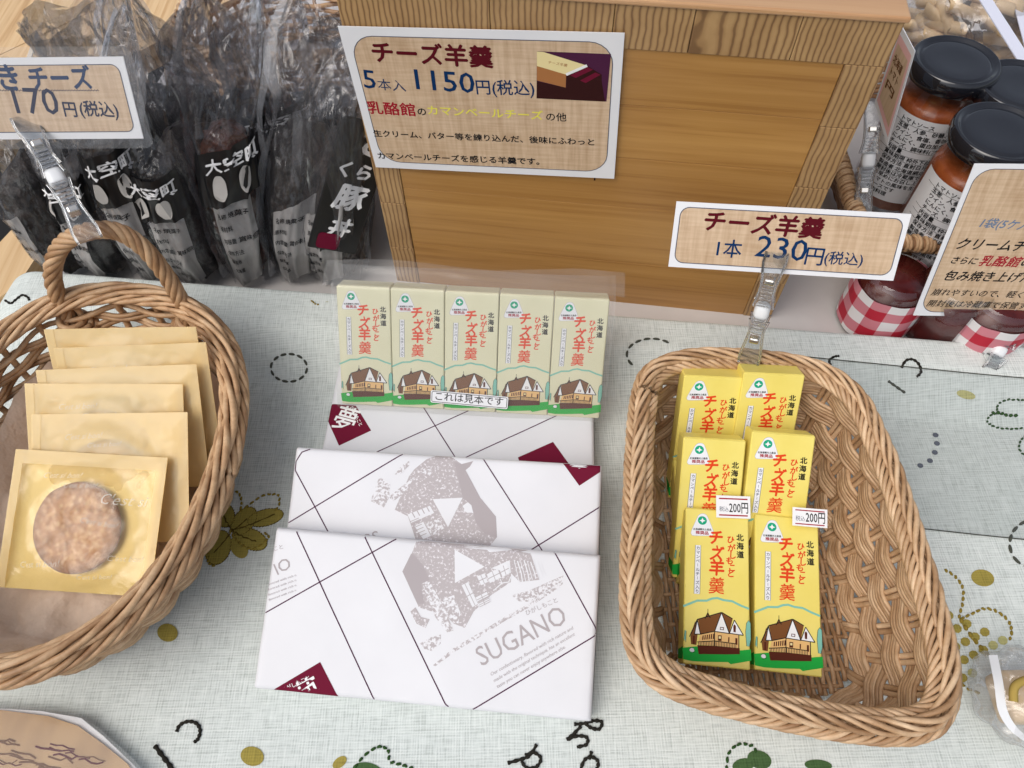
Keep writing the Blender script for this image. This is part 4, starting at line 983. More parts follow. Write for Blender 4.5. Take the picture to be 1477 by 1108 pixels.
class Print:
    def __init__(s, t, zz, F, w, h): s.t, s.zz, s.F, s.w, s.h = t, zz, F, w, h
    def pt(s, p): return s.F.px(*p)
    def poly(s, name, pts, m, dz=0.00012, px=True):
        P = [s.pt(p) for p in pts] if px else list(pts); P = clipr(P, s.w, s.h)
        if len(P) < 3: return
        # densify by triangulated grid via bmesh
        bm = bmesh.new(); f = bm.faces.new([bm.verts.new((p[0], p[1], 0)) for p in P])
        for step in (0, 1):
            lo, hi = (0, s.w) if step == 0 else (0, s.h)
            for c in (0.0007, 0.0016, 0.0027, 0.0036, hi*0.25, hi*0.5, hi*0.75, hi-0.0036, hi-0.0027, hi-0.0016, hi-0.0007):
                co = (c, 0, 0) if step == 0 else (0, c, 0); no = (1, 0, 0) if step == 0 else (0, 1, 0)
                bmesh.ops.bisect_plane(bm, geom=bm.verts[:]+bm.edges[:]+bm.faces[:], plane_co=co, plane_no=no, dist=1e-7)
        bmesh.ops.triangulate(bm, faces=bm.faces[:])
        for v in bm.verts: v.co.z = s.zz(v.co.x, v.co.y)+dz
        bm.normal_update(); bm.verts.index_update(); mb = MB(); mb.add([v.co[:] for v in bm.verts], [[v.index for v in f.verts] for f in bm.faces], m); bm.free()
        for i, f in enumerate(mb.f):
            a, b, c = [Vector(mb.v[k]) for k in f]
            if (b-a).cross(c-a).z < 0: mb.f[i] = f[::-1]
        part(name, mb, s.t)
    def line(s, pts, m='purple', wd=0.0008, dz=0.00018):
        P = [Vector((*s.pt(p), 0)) for p in pts]; mb = MB(); Q = []
        for a, b in zip(P[:-1], P[1:]):
            n = max(2, int((b-a).length/0.0012)); Q += [a.lerp(b, k/n) for k in range(n)]
        Q.append(P[-1]); Q = [q for q in Q if 0.0003 < q.x < s.w-0.0003 and 0.0003 < q.y < s.h-0.0003]
        if len(Q) < 2: return
        mb.line([(q.x, q.y) for q in Q], wd, m, 0); mb.v = [(x, y, s.zz(x, y)+dz) for x, y, z in mb.v]; part('printed_line', mb, s.t)
    def text(s, t_, a, b, m, k=1.0, bold=0.0, shear=0.0, dz=0.0002, flip=False):
        mb = MB(); mb.textpts(t_, s.pt(a), s.pt(b), m, 0, k, bold, shear)
        ok = [0 < x < s.w and 0 < y < s.h for x, y, z in mb.v]
        keep = [i for i, f in enumerate(mb.f) if all(ok[q] for q in f)]
        mb.f = [mb.f[i] for i in keep]; mb.mi = [mb.mi[i] for i in keep]
        mb.v = [(x, y, s.zz(x, y)+dz+z) for x, y, z in mb.v]; part('lettering', mb, s.t)
Z7 = lambda *p: [(350+x/2.216, 560+y/2.216) for x, y in p]      # reading aid: close-up coordinates to photo coordinates
Z8 = lambda *p: [(560+x/3.166, 650+y/3.166) for x, y in p]
# third, flat at the back
F3 = Frame((-0.149, 0.362, 0.0235), -3.6, 0.0, 0.0, 0.108)
t3, z3 = package('flat white wrapped package directly under the sample boxes, maroon badge on its left', F3, 0.219, 0.108, 0.022, 3)
p = Print(t3, z3, F3, 0.219, 0.108)
p.line(Z7((560, 30), (580, 65), (672, 210), (700, 255))); p.line(Z7((400, 218), (438, 200), (728, 70), (800, 38))); p.line(Z7((690, 234), (735, 212), (1005, 88), (1080, 55)))
p.poly('badge', Z7((268, 95), (284, 50), (362, 56), (411, 136), (308, 184)), 'dmaroon'); p.poly('badge', Z7((880, 222), (992, 172), (1045, 245), (1050, 300), (900, 290)), 'dmaroon')
p.text('夢', *Z7((284, 118), (348, 136)), 'white', 1.2, 0.012); p.text('ひがしもこと', *Z7((343, 62), (374, 122)), 'white', 1.0, 0.02)
# middle, leaning on the third
F2 = Frame((-0.163, 0.262, 0.0600), -5.6, 21.0, 0.3, 0.108)
t2, z2 = package('middle white wrapped package, maroon badge at its upper right corner', F2, 0.229, 0.108, 0.0215, 11)
p = Print(t2, z2, F2, 0.229, 0.108)
p.line(Z7((110, 448), (150, 428), (515, 208), (560, 180))); p.line(Z7((215, 195), (190, 205), (170, 235), (168, 262), (275, 462), (300, 505)))
p.line(Z7((740, 205), (765, 220), (958, 520), (985, 560))); p.line(Z7((880, 545), (920, 518), (1138, 382), (1160, 370)))
p.poly('house_print', Z8((95, 118), (120, 85), (175, 40), (235, 17), (290, 30), (335, 62), (352, 88), (420, 215), (492, 302), (497, 395), (460, 440), (300, 430), (130, 470), (130, 420), (90, 300), (30, 270)), 'ink_dense')
p.poly('house_print', Z8((335, 62), (388, 48), (372, 74), (352, 90)), 'grey')
p.poly('house_print', Z8((300, 50), (335, 62), (352, 88), (420, 215), (492, 302), (495, 395), (440, 380), (400, 330), (380, 250), (340, 215), (325, 150)), 'grey', 0.00016)
p.poly('house_print', Z8((135, 105), (165, 82), (200, 88), (195, 120), (90, 180), (20, 235), (5, 210)), 'ink_mottle', 0.00016)
p.poly('house_print', Z8((60, 70), (95, 48), (98, 66), (60, 105), (30, 110)), 'ink_mottle', 0.00016)
p.poly('house_print', Z8((-80, 230), (-40, 120), (10, 150), (5, 215), (-20, 260)), 'ink_mottle', 0.00016)
p.poly('white_gable', Z8((203, 222), (340, 215), (273, 350)), 'wrap', 0.0002)
p.poly('white_window', Z8((88, 292), (190, 252), (210, 285), (105, 330)), 'wrap', 0.0002); p.poly('white_window', Z8((120, 345), (160, 325), (195, 390), (160, 405)), 'wrap', 0.0002); p.poly('white_window', Z8((170, 335), (240, 305), (262, 350), (200, 390)), 'ink_mottle', 0.00022)
for k in range(6): p.line(Z8((100+k*7, 325+k*14), (140+k*7, 308+k*14)), 'grey', 0.0005, 0.00026)
for k in range(4): p.line(Z8((110+k*22, 284-k*9), (122+k*22, 306-k*9)), 'grey', 0.0007, 0.00026)
p.poly('badge', Z7((1015, 228), (1060, 200), (1145, 215), (1143, 268), (1076, 312)), 'dmaroon')
mbx = Z7((1062, 250), (1110, 232)); p.text('夢', mbx[0], mbx[1], 'white', 0.6, 0.012)
p.text('SUG', *Z7((430, 455), (345, 482)), 'grey', 1.0, 0.0)
# front
F1 = Frame((-0.169, 0.199, 0.058), -6.4, 21.2, -0.1, 0.1075)
t1, z1 = package('front white wrapped package with large thin grey capitals under the cottage print', F1, 0.229, 0.1075, 0.0215, 23)
p = Print(t1, z1, F1, 0.229, 0.1075)
p.line(Z7((40, 736), (62, 724), (485, 485), (520, 465))); p.line(Z7((165, 440), (172, 458), (420, 996), (425, 1010)))
p.line(Z7((380, 450), (390, 475), (648, 1010), (662, 1024), (690, 1030))); p.line(Z7((700, 1040), (735, 1028), (1125, 792), (1133, 780), (1128, 765), (1000, 530), (985, 515)))
p.poly('house_print', Z8((128, 415), (100, 490), (65, 552), (140, 715), (200, 735), (245, 640), (300, 640), (310, 600), (440, 530), (560, 470), (640, 455), (480, 430), (300, 410)), 'ink_dense')
p.poly('house_print', Z8((105, 470), (65, 552), (135, 700), (165, 700), (150, 610), (190, 590), (150, 500)), 'grey', 0.00016)
p.poly('house_print', Z8((400, 470), (440, 530), (420, 560), (555, 500), (560, 560), (600, 600), (690, 590), (650, 470), (560, 455)), 'ink_dense', 0.00015)
p.poly('house_print', Z8((200, 640), (305, 605), (440, 530), (560, 560), (560, 600), (470, 660), (390, 735), (350, 810), (300, 790), (250, 740)), 'ink_dense', 0.00014)
p.poly('white_gable', Z8((303, 452), (440, 530), (305, 605)), 'wrap', 0.0002)
p.poly('tree_print', Z8((155, 605), (190, 600), (235, 680), (300, 820), (270, 830), (215, 760)), 'ink_mottle', 0.0002); p.poly('tree_print', Z8((102, 735), (125, 715), (150, 760), (190, 770), (170, 810), (130, 790)), 'ink_dense', 0.0002)
p.poly('tree_print', Z8((145, 880), (200, 850), (240, 840), (240, 880), (200, 915), (165, 905)), 'ink_mottle', 0.0002); p.poly('tree_print', Z8((240, 680), (300, 660), (330, 740), (320, 790), (270, 760)), 'ink_mottle', 0.00022)
for q in (((335, 615), (365, 600), (410, 700), (385, 715)), ((405, 575), (440, 560), (455, 600), (425, 615)), ((450, 565), (500, 540), (515, 580), (465, 605)), ((505, 535), (545, 515), (555, 560), (522, 578)), ((400, 670), (450, 645), (470, 690), (415, 720))):
    p.poly('white_window', Z8(*q), 'wrap', 0.00024); a, b, c_, d_ = Z8(*q)
    p.line([((a[0]+d_[0])/2, (a[1]+d_[1])/2), ((b[0]+c_[0])/2, (b[1]+c_[1])/2)], 'grey', 0.0005, 0.0003); p.line([((a[0]+b[0])/2, (a[1]+b[1])/2), ((d_[0]+c_[0])/2, (d_[1]+c_[1])/2)], 'grey', 0.0004, 0.0003)
for k in range(5): p.line(Z8((405+k*3, 682+k*8), (455+k*3, 657+k*8)), 'grey', 0.0004, 0.0003)
for k in range(9): x = 575+k*15; p.line(Z8((x, 500+4*(k % 3)), (x+14+3*(k % 2), 560-k*1), (x+24, 610-k*5)), 'wrap', 0.0005+0.0003*(k % 2), 0.0002)
p.poly('garden_print', Z8((560, 660), (640, 640), (800, 570), (790, 600), (650, 690), (600, 690)), 'ink_mottle', 0.0001)
p.poly('garden_print', Z8((205, 980), (300, 900), (420, 830), (530, 760), (640, 700), (780, 610), (800, 600), (790, 620), (640, 718), (530, 780), (420, 850), (310, 915), (215, 985)), 'ink_mottle', 0.0001)
p.line(Z8((480, 640), (520, 605), (550, 600), (560, 575)), 'wrap', 0.0007, 0.00032); p.line(Z8((520, 605), (510, 585)), 'wrap', 0.0006, 0.00032)
p.text('ひがしもこと', *Z8((632, 752), (775, 690)), 'grey', 1.0, 0.0)
p.text('SUGANO', *Z8((428, 985), (822, 782)), 'grey', 1.15, 0.0)
for k, s_ in enumerate(('Our confectionary, flavored with rich nature and', 'made with the original technique, has an excellent', 'taste you can never enjoy anywhere else.')):
    p.text(s_, *Z8((470+k*14, 1030+k*28), (845+k*8-(50 if k == 2 else 0), 815+k*28+(30 if k == 2 else 0))), 'grey', 1.0, 0.0, 0.2)
p.text('NO', *Z7((86, 612), (158, 572)), 'grey', 1.0); p.text('こと', *Z7((100, 520), (130, 512)), 'grey', 0.9)
for k in range(4): p.text('flavored with rich nature'[:20], *Z7((78+k*2, 632+k*16), (172, 600+k*16)), 'grey', 0.8)
p.poly('badge', Z7((95, 966), (248, 875), (312, 1000), (200, 1010)), 'dmaroon'); p.text('ひがしもこと', *Z7((128, 972), (216, 930)), 'white', 1.0, 0.01); p.text('夢', *Z7((190, 1040), (262, 1000)), 'white', 1.2, 0.012)

# ------------------------------------------------------------------ sample pack
FS = Frame((-0.135, 0.377, 0.108), -4.0, 54.4, -1.1, 0.1)
sp = thing('sample_pack', 'row of five pale boxes in a clear bag, standing behind the wrapped packages', 'sample pack', FS.M)
k_ = 0.1/BH; wx = 0.213/5
for i in range(5):
    Mx = Matrix.Translation((i*wx, 0.0005*nz(i*3.3), 0.0003*i)) @ Matrix.Diagonal((wx/BW*0.985, k_, 1, 1))
    b = bpy.data.objects.new('boxed_bar', PB[0][1]); COL.objects.link(b); b.parent = sp; b.matrix_local = Mx
    for nme, me in PB[1:]: link(nme, me, b)
mb = MB()
def sf(i, j):
    x = -0.004+0.221*i; y = -0.003+0.118*j; z = 0.0030+0.0006*nz(x*40, y*50, 2)
    if j > 0.88: z = 0.0030-(j-0.88)*0.12+0.004*nz(x*16, y*20, 5)*(j-0.88)/0.12
    if i < 0.02 or i > 0.98: z -= 0.003
    return (x, y, z)
mb.grid(sf, 90, 50, 'samplefilm'); part('clear_bag', mb, sp, True)
mb = MB()
def sf2(i, j):
    x = -0.012+0.236*i; y = 0.1005+0.016*j+0.002*math.sin(x*40); return (x, y, -0.002-0.016*j+0.004*nz(x*30, j*2, 1))
mb.grid(sf2, 70, 12, 'samplefilm'); part('bag_seal', mb, sp, True)
a = FS.px(622, 562); b = FS.px(733, 572); c = FS.px(731, 587)
mb = MB(); hh = 0.0095; ang = math.atan2(b[1]-a[1], b[0]-a[0]); L = math.hypot(b[0]-a[0], b[1]-a[1])
lab = bpy.data.objects.new('sample_label', None); COL.objects.link(lab); lab.parent = sp; lab.matrix_local = Matrix.Translation((a[0], a[1]-hh, 0.0044)) @ Matrix.Rotation(ang, 4, 'Z')
mb = MB(); mb.poly(rrect(0, 0, L, hh*1.15, 0.0015), 'paper', 0); o = part('label_paper', mb, lab)
mb = MB(); mb.line(rrect(0.001, 0.001, L-0.001, hh*1.15-0.001, 0.0012), 0.00045, 'black', 0.0001, True); part('label_border', mb, lab)
mb = MB(); mb.textpts('これは見本です', (0.004, hh*0.33), (L-0.004, hh*0.33), 'black', 0.0001, 1.0, 0.005); part('lettering', mb, lab)

# ------------------------------------------------------------------ cookie packets
def packet(u, v, z, wpx, yaw, tilt, h, label, seed, front=False):
    P = onz(u, v, z); d = (P-CAM).dot(_fw); w = wpx*d/FL
    F = Frame(P, yaw, tilt, 0, h)
    t = thing('cookie_packet', label, 'packet', F.M, 'wrapped cookies in the willow basket')
    cr, cxx, cyy = (0.0325, w*0.47, h*0.455)
    def bumpf(x, y):
        cr_ = 0.0016*abs(nz(x*38+seed*2, y*30, 4))+0.0010*abs(nz(x*80, y*95+seed, 7))
        e = min(x, w-x, y, h-y); k = max(0, min(1, e/0.012)); r_ = math.hypot(x-cxx, y-cyy)
        tq = max(0, min(1, (cr+0.016-r_)/0.016)); b = (0.0050 if front else 0.0036)*tq*tq*(3-2*tq)
        return (b + cr_*k + 0.0011*k*(nz(x*55+seed, y*45)+0.4*nz(x*130, y*120+seed)) + 0.0008*k)+0.001*math.sin(x*30+seed)*(y/h)
    mb = MB(); mb.grid(lambda i, j: (w*i, h*j, bumpf(w*i, h*j)+0.0002), 60, 56, 'glassine_clear' if front else 'glassine'); part('packet_front', mb, t, True)
    mb = MB(); mb.grid(lambda i, j: (w*i, h*j, -0.0045*max(0, min(1, min(w*i, w-w*i, h*j, h-h*j)/0.012))+0.001*math.sin(w*i*30+seed)*j), 24, 24, 'glassine_back'); part('packet_back', mb, t, True)
    mb = MB(); s_ = 0.007
    for a, b in (((0, 0), (s_, h)), ((w-s_, 0), (w, h))): mb = MB(); mb.grid(lambda i, j: (a[0]+(b[0]-a[0])*i, h*j, bumpf(a[0]+(b[0]-a[0])*i, h*j)+0.0005), 4, 30, 'glassine'); part('sealed_edge', mb, t, True)
    if front:
        mb = MB(); mb.grid(lambda i, j: (w*i, h*(0.9+0.1*j), bumpf(w*i, h*(0.9+0.1*j))+0.0006), 30, 12, 'glassine'); part('folded_top', mb, t, True)
    for tx_, x, y, s2, an in (("C'est si bon!", 0.22, 0.80, 0.0065, 0.05), ("C'est si bon!", 0.38, 0.74, 0.0055, 0.05), ("C'est si", 0.62, 0.64, 0.012, -0.02), ("C'est si bon!", 0.52, 0.50, 0.006, -0.1), ("C'est si bon!", 0.15, 0.15, 0.0068, 0.1), ("C'est bon!", 0.72, 0.24, 0.0062, 0.0), ("C'est si bon!", 0.55, 0.10, 0.005, 0.05))[:7 if front else 2]:
        mb = MB(); mb.text(tx_, x*w, y*h, s2*0.9, 'faint', 0, an, 1, 0, 0.3); mb.v = [(a, b, bumpf(a, b)+0.0009) for a, b, c in mb.v]; part('lettering', mb, t)
    # the cookie inside
    ck = MB()
    prof = [(0.0, 0.0045), (0.012, 0.0046), (0.024, 0.0044), (0.031, 0.0038), (0.035, 0.0024), (0.0362, 0.0005), (0.035, -0.002), (0.0, -0.003)]
    seg = 48; vs = []
    for i in range(18):
        r_ = 0.0325*i/17; zz_ = 0.0042*math.sqrt(max(0, 1-(r_/0.0336)**4))
        for k in range(seg):
            a = 2*math.pi*k/seg; rr_ = r_*(1+0.025*nz(math.cos(a)*2+seed, math.sin(a)*2)*(i/17)); x, y = rr_*math.cos(a), rr_*math.sin(a)
            vs.append((x, y, zz_-0.0012+0.0006*nz(x*160, y*160, seed)))
    for k in range(seg): a = 2*math.pi*k/seg; vs.append((0.0305*math.cos(a), 0.0305*math.sin(a), -0.004))
    fs = [(i*seg+k, (i+1)*seg+k, (i+1)*seg+(k+1) % seg, i*seg+(k+1) % seg) for i in range(18) for k in range(seg)]
    ck.add(vs, [f[::1] for f in fs], 'cookie')
    o = ck.build('cookie', None, True); o.matrix_world = F.M @ Matrix.Translation((cxx, cyy, 0))
    tagit(o, 'round baked cookie seen through the pale window of the nearest packet' if front else 'round cookie inside the '+label.split(',')[0], 'cookie', 'cookies inside the packets')
packet(25, 648, 0.073, 222, -5, 24, 0.098, 'nearest yellow packet, its whole round cookie showing', 1.7, True)
packet(45, 598, 0.083, 227, -0.5, 32, 0.095, 'second yellow packet, just behind the one whose cookie shows', 4.1)
packet(37, 553, 0.091, 228, -2, 38, 0.095, 'third yellow packet from the front, reaching farthest left', 7.7)
packet(52, 534, 0.096, 231, 1, 43, 0.095, 'fourth yellow packet, between the leftmost one and the two rear ones', 9.3)
packet(78, 502, 0.102, 218, 1, 48, 0.095, 'fifth yellow packet, second from the back of the row and shifted right', 12.9)
packet(64, 475, 0.108, 219, -0.5, 52, 0.095, 'rearmost yellow packet, next to the handle of the basket', 15.2)

# ------------------------------------------------------------------ jars, basket and bags at the right
def wrapcyl(mb, r, z0, a0, sgn=1):
    # x -> arc length, y -> height
    mb.v = [((r+z)*math.sin(a0+x/r), -(r+z)*math.cos(a0+x/r), z0+y) for x, y, z in mb.v]
def jar(u, v, ztop, label, gi, rj=0.037, hj=0.150):
    P = onz(u, v, ztop); t = thing('sauce_jar', label, 'jar', Matrix.Translation((P.x, P.y, ztop-hj)) @ Matrix.Rotation(R(gi), 4, 'Z'), 'tall jars of tomato sauce')
    g = MB(); g.lathe([(rj*0.9, 0), (rj, 0.005), (rj, hj*0.72), (rj*0.97, hj*0.77), (rj*0.87, hj*0.81), (rj*0.86, hj*0.90)], 'glass', 56, cap1=False); part('glass_body', g, t, True)
    s_ = MB(); s_.lathe([(rj*0.86, 0.003), (rj*0.95, 0.007), (rj*0.95, hj*0.71), (rj*0.92, hj*0.755), (rj*0.80, hj*0.78), (0.001, hj*0.783)], 'sauce', 48); part('sauce', s_, t, True)
    l = MB(); zt = hj*0.885; R_ = rj*0.99
    l.lathe([(R_*0.93, zt), (R_, zt+0.002), (R_*1.02, zt+0.010), (R_*1.01, zt+0.0125), (R_*0.985, zt+0.0155), (R_*0.94, zt+0.0168), (R_*0.90, zt+0.0164), (R_*0.85, zt+0.0142), (R_*0.80, zt+0.0138), (R_*0.765, zt+0.0150), (R_*0.72, zt+0.0152), (R_*0.4, zt+0.0146), (0.0005, zt+0.0144)], 'lid', 64); part('lid', l, t, True)
    lb = MB(); w = rj*2.9; lb.grid(lambda i, j: (-w/2+w*i, 0.018+hj*0.62*j, 0.0004), 40, 2, 'paper'); wrapcyl(lb, rj, 0, 0); part('label', lb, t, True)
    rows = ['トマトソース', '玉葱、人参、砂糖、トマト、醤油、', 'ワイン、食塩、香味野菜調味料、', 'にんにく、蛋白加水分解物(', 'チーズ、調味料(アミノ酸等)', '内容量', '賞味期限 枠外下部に記載', '保存方法 直射日光を避け保存', '製造者 北海道網走郡東藻琴', '開封後は冷蔵庫で保存の上', 'お早めにお召し上がり下さい', 'トマトの風味を生かした', 'ソースです', 'お肉料理']
    for k, s2 in enumerate(rows):
        y = 0.018+hj*0.62-0.0075-k*0.0061
        tm = MB(); tm.text(s2, -w*0.34, y, 0.0052, 'black', 0.0009, 0, 1, 0.02); wrapcyl(tm, rj, 0, 0); part('lettering', tm, t)
        if k in (0, 4, 5, 6, 8, 9):
            tm = MB(); tm.line([(-w*0.42+w*0.84*i/20, y-0.0014) for i in range(21)], 0.0003, 'black', 0.0008); wrapcyl(tm, rj, 0, 0); part('printed_line', tm, t)
    bc = MB()
    for k in range(22):
        if rnd.random() < .7: bc.box((w*0.12+k*0.0009, 0.014, 0.0007), (w*0.12+k*0.0009+rnd.choice((0.0004, 0.0007)), 0.024, 0.0009), 'black')
    wrapcyl(bc, rj, 0, 0); part('barcode', bc, t)
    return t
jar(1382, 84, 0.162, 'tall sauce jar with a black lid half lit by a reflection, nearest the wooden crate', -8)
jar(1447, 186, 0.160, 'black-lidded sauce jar in front of the other two, above the card sign', -16)
jar(1478, 120, 0.158, 'black-lidded sauce jar farthest right, partly hidden between two others', -10)
# wrapped-rim basket round the jars
q0 = [onz(1212, 232, 0.060), onz(1228, 290, 0.060), onz(1262, 345, 0.060), onz(1330, 352, 0.060), onz(1480, 366, 0.060), onz(1700, 395, 0.060)]
far = [Vector((0.62, 0.72, 0.06)), Vector((0.34, 0.74, 0.06)), Vector((q0[0].x+0.002, q0[0].y+0.12, 0.06))]
lp = [Vector((p.x, p.y, 0)) for p in q0+far]
lr, ll = loop_sample(lp, 400)
jb = thing('jar_basket', 'dark basket with a smooth bound rim holding the tall sauce jars behind the signs', 'basket', Matrix.Identity(4))
mb = MB(); mb.tube([(p.x, p.y, 0.060) for p in lr], 0.0062, 'reed_dark', 10, True); part('rim', mb, jb, True)
mb = MB(); nb = int(ll/0.0042)
for k in range(nb):
    i = k/nb*400; p = lr[int(i) % 400]; tt_ = (lr[(int(i)+1) % 400]-lr[int(i)-1]).normalized(); nv = Vector((0, 0, 1)); bn = tt_.cross(nv)
    ring = [Vector((p.x, p.y, 0.060))+(nv*math.cos(a)+bn*math.sin(a))*0.0068+tt_*0.0012*math.sin(a) for a in [2*math.pi*j/10 for j in range(10)]]
    mb.tube(ring, 0.0019, 'willow', 5, True)
o = part('rim_binding', mb, jb, True); o['kind'] = 'stuff'
cc = sum(lr, Vector())/400
for k in range(10):
    mb = MB(); zz_ = 0.006+k*0.0052; s_ = 0.88+0.12*k/10
    mb.tube([(cc.x+(p.x-cc.x)*s_, cc.y+(p.y-cc.y)*s_, zz_+0.0008*math.sin(i*0.8+k*3.14)) for i, p in enumerate(lr)], 0.0026, 'reed_dark', 6, True); part('weaver', mb, jb, True)
# small jam jars with gingham cloth
def jamjar(u, v, z, label, r=0.033, band=True):
    P = onz(u, v, z); t = thing('jam_jar', label, 'jar', Matrix.Translation((P.x, P.y, 0)), 'small jars with red checked cloth bands')
    g = MB(); g.lathe([(r*0.9, 0.0), (r*0.96, 0.004), (r*0.96, 0.060), (r*0.8, 0.066)], 'glass', 40, cap1=False); part('glass_body', g, t, True)
    g = MB(); g.lathe([(r*0.85, 0.002), (r*0.91, 0.006), (r*0.91, 0.055), (0.001, 0.056)], 'jam', 36); part('jam', g, t, True)
    if not band: return t
    me = bpy.data.meshes.new('cloth_band'); seg = 64; nv = 12; vs = []; uvs = []
    for j in range(nv):
        for k in range(seg+1):
            a = 2*math.pi*k/seg; rr_ = r*(1.0+0.012*math.sin(a*9+j*0.4)); vs.append((rr_*math.cos(a), rr_*math.sin(a), 0.003+0.050*j/(nv-1)+0.0014*math.sin(a*3)))
    fs = [(j*(seg+1)+k, j*(seg+1)+k+1, (j+1)*(seg+1)+k+1, (j+1)*(seg+1)+k) for j in range(nv-1) for k in range(seg)]
    me.from_pydata(vs, [], fs); ul = me.uv_layers.new(name='uv')
    for pl in me.polygons:
        for li in pl.loop_indices:
            vi = me.loops[li].vertex_index; ul.data[li].uv = ((vi % (seg+1))/seg*7+0.2, (vi//(seg+1))/(nv-1)*2.1+0.3)
    me.materials.append(M['gingham']); me.polygons.foreach_set('use_smooth', [True]*len(me.polygons)); link('cloth_band', me, t)
    return t
jamjar(1287, 412, 0.045, 'small jam jar with a red and white checked cloth band, between the two price signs')
jamjar(1425, 462, 0.030, 'small jam jar with a red checked band, mostly hidden below the card sign')
jamjar(1355, 452, 0.020, 'dark jam jar in the gap between the two checked ones', band=False)
# pink sign seen almost edge-on beside the crate
A_ = onz(1300, 38, 0.20); q = [A_]
nE = Vector((-0.93, -0.36, 0.0)).normalized()
pts4 = [onplane(u, v, A_, nE) for u, v in ((1300, 36), (1320, 74), (1280, 210), (1262, 148))]
n_ = (pts4[1]-pts4[0]).cross(pts4[3]-pts4[0]).normalized()
t = thing('price_sign', 'pink-edged card sign seen almost edge-on between the crate and the jars', 'sign', Matrix.Identity(4), 'price signs on the display')
mb = MB(); mb.add([p+n_*0.0004 for p in pts4]+[p-n_*0.0004 for p in pts4], [(0, 1, 2, 3), (7, 6, 5, 4)]+[(i, i+4, (i+1) % 4+4, (i+1) % 4) for i in range(4)], 'paper'); part('card', mb, t)
sgn = 1 if n_.dot(CAM-pts4[0]) > 0 else -1
ctr = sum(pts4, Vector())/4
mb = MB(); ip = [ctr.lerp(p, 0.86)+n_*0.0006*sgn for p in pts4]; mb.add(ip, [(0, 1, 2, 3)], 'palepink'); part('pink_border', mb, t)
mb = MB(); ip = [ctr.lerp(p, 0.70)+n_*0.0009*sgn for p in pts4]; mb.add(ip, [(0, 1, 2, 3)], 'burlap'); part('printed_panel', mb, t)
a4, b4, c4_, d4 = [ctr.lerp(p, 0.62)+n_*0.0012*sgn for p in pts4]
for k, s2 in enumerate(('北海道', 'トマト', '円')):
    y = [0.12, 0.36, 0.62][k]; tm = MB(); tm.text(s2, 0.0, 0.0, 1.0, 'brownink', 0, 0, 1, 0.02); wq = glyphs(s2)[2]
    eu = (b4-a4)*0.9/wq; ev = (d4-a4)*-0.20
    o0 = a4.lerp(d4, y+0.14); tm.v = [o0+eu*x+ev*y2+n_*sgn*z for x, y2, z in tm.v]; part('lettering', tm, t)
clip('clear plastic clip holding the edge-on pink card beside the crate', onz(1243, 300, 0.062), onz(1262, 160, 0.125), (-0.3, -0.9, 0.5), 1.1)
# bags of pasta
def hull_bag(name, label, cat, c, rx, ry, rz, film_, seed, grp):
    t = thing(name, label, cat, Matrix.Translation(c), grp)
    mb = MB()
    def bf(i, j):
        a = 2*math.pi*i; b = -math.pi/2+math.pi*j; d = 1+0.16*nz(math.cos(a)*2.2+seed, math.sin(a)*2.2, b*2)+0.07*abs(nz(math.cos(a)*6+seed, math.sin(a)*6, b*6))
        return (rx*d*math.cos(b)*math.cos(a), ry*d*math.cos(b)*math.sin(a), rz*d*math.sin(b))
    mb.grid(bf, 70, 44, film_, True); part('clear_bag', mb, t, True); return t
def pasta_bag(u, v, z, label, seed, n=34, rx=0.065, ry=0.05, rz=0.045):
    c = onz(u, v, z); c.z = z; t = hull_bag('pasta_bag', label, 'bag', c, rx, ry, rz, 'clearfilm', seed, 'clear bags of tube pasta'); r2 = random.Random(seed)
    me = MB(); ro, ri, L = 0.0058, 0.0042, 0.042; seg = 14
    vs = []; 
    for (r_, y_) in ((ro, 0), (ro, L), (ri, L), (ri, 0)):
        for k in range(seg): a = 2*math.pi*k/seg; vs.append((r_*math.cos(a), y_-L/2+0.5*r_*math.sin(a), r_*math.sin(a)))
    me.add(vs, [(i*seg+k, i*seg+(k+1) % seg, ((i+1) % 4)*seg+(k+1) % seg, ((i+1) % 4)*seg+k) for i in range(4) for k in range(seg)], 'pasta'); pm = me.mesh('pasta_tube', True)
    for k in range(n):
        a = r2.random()*6.28; b = r2.uniform(-0.2, 1.45); q = 0.80+0.08*r2.random()
        p_ = Vector((rx*q*math.cos(b)*math.cos(a)*0.9, ry*q*math.cos(b)*math.sin(a)*0.9, rz*q*math.sin(b)*0.9))
        link('pasta_tube', pm, t, Matrix.Translation(p_) @ Matrix.Rotation(r2.uniform(-0.9, 0.9)+0.8, 4, 'Z') @ Matrix.Rotation(r2.uniform(-0.35, 0.35), 4, 'X'))
pasta_bag(1400, 30, 0.085, 'clear bag of tube pasta behind the jar nearest the crate', 2, 60, 0.075, 0.06, 0.06)
pasta_bag(1325, 18, 0.06, 'clear bag of tube pasta squeezed against the back of the crate', 5, 40, 0.05, 0.07, 0.055)
pasta_bag(1500, 60, 0.07, 'clear bag of tube pasta at the top right corner behind the white strip', 9, 50, 0.06, 0.06, 0.055)
mb = MB(); a, b = onz(1415, -12, 0.155), onz(1484, 96, 0.150); d = (b-a).normalized(); s2 = Vector((-d.y, d.x, 0))*0.006
mb.add([a-s2, a+s2, b+s2, b-s2]+[p+Vector((0, 0, -0.001)) for p in (a-s2, a+s2, b+s2, b-s2)], [(0, 3, 2, 1), (4, 5, 6, 7)]+[(i, (i+1) % 4, (i+1) % 4+4, i+4) for i in range(4)], 'foam')
o = mb.build('paper_strip'); tagit(o, 'pale strip slanting across the bags in the top right corner', 'strip')
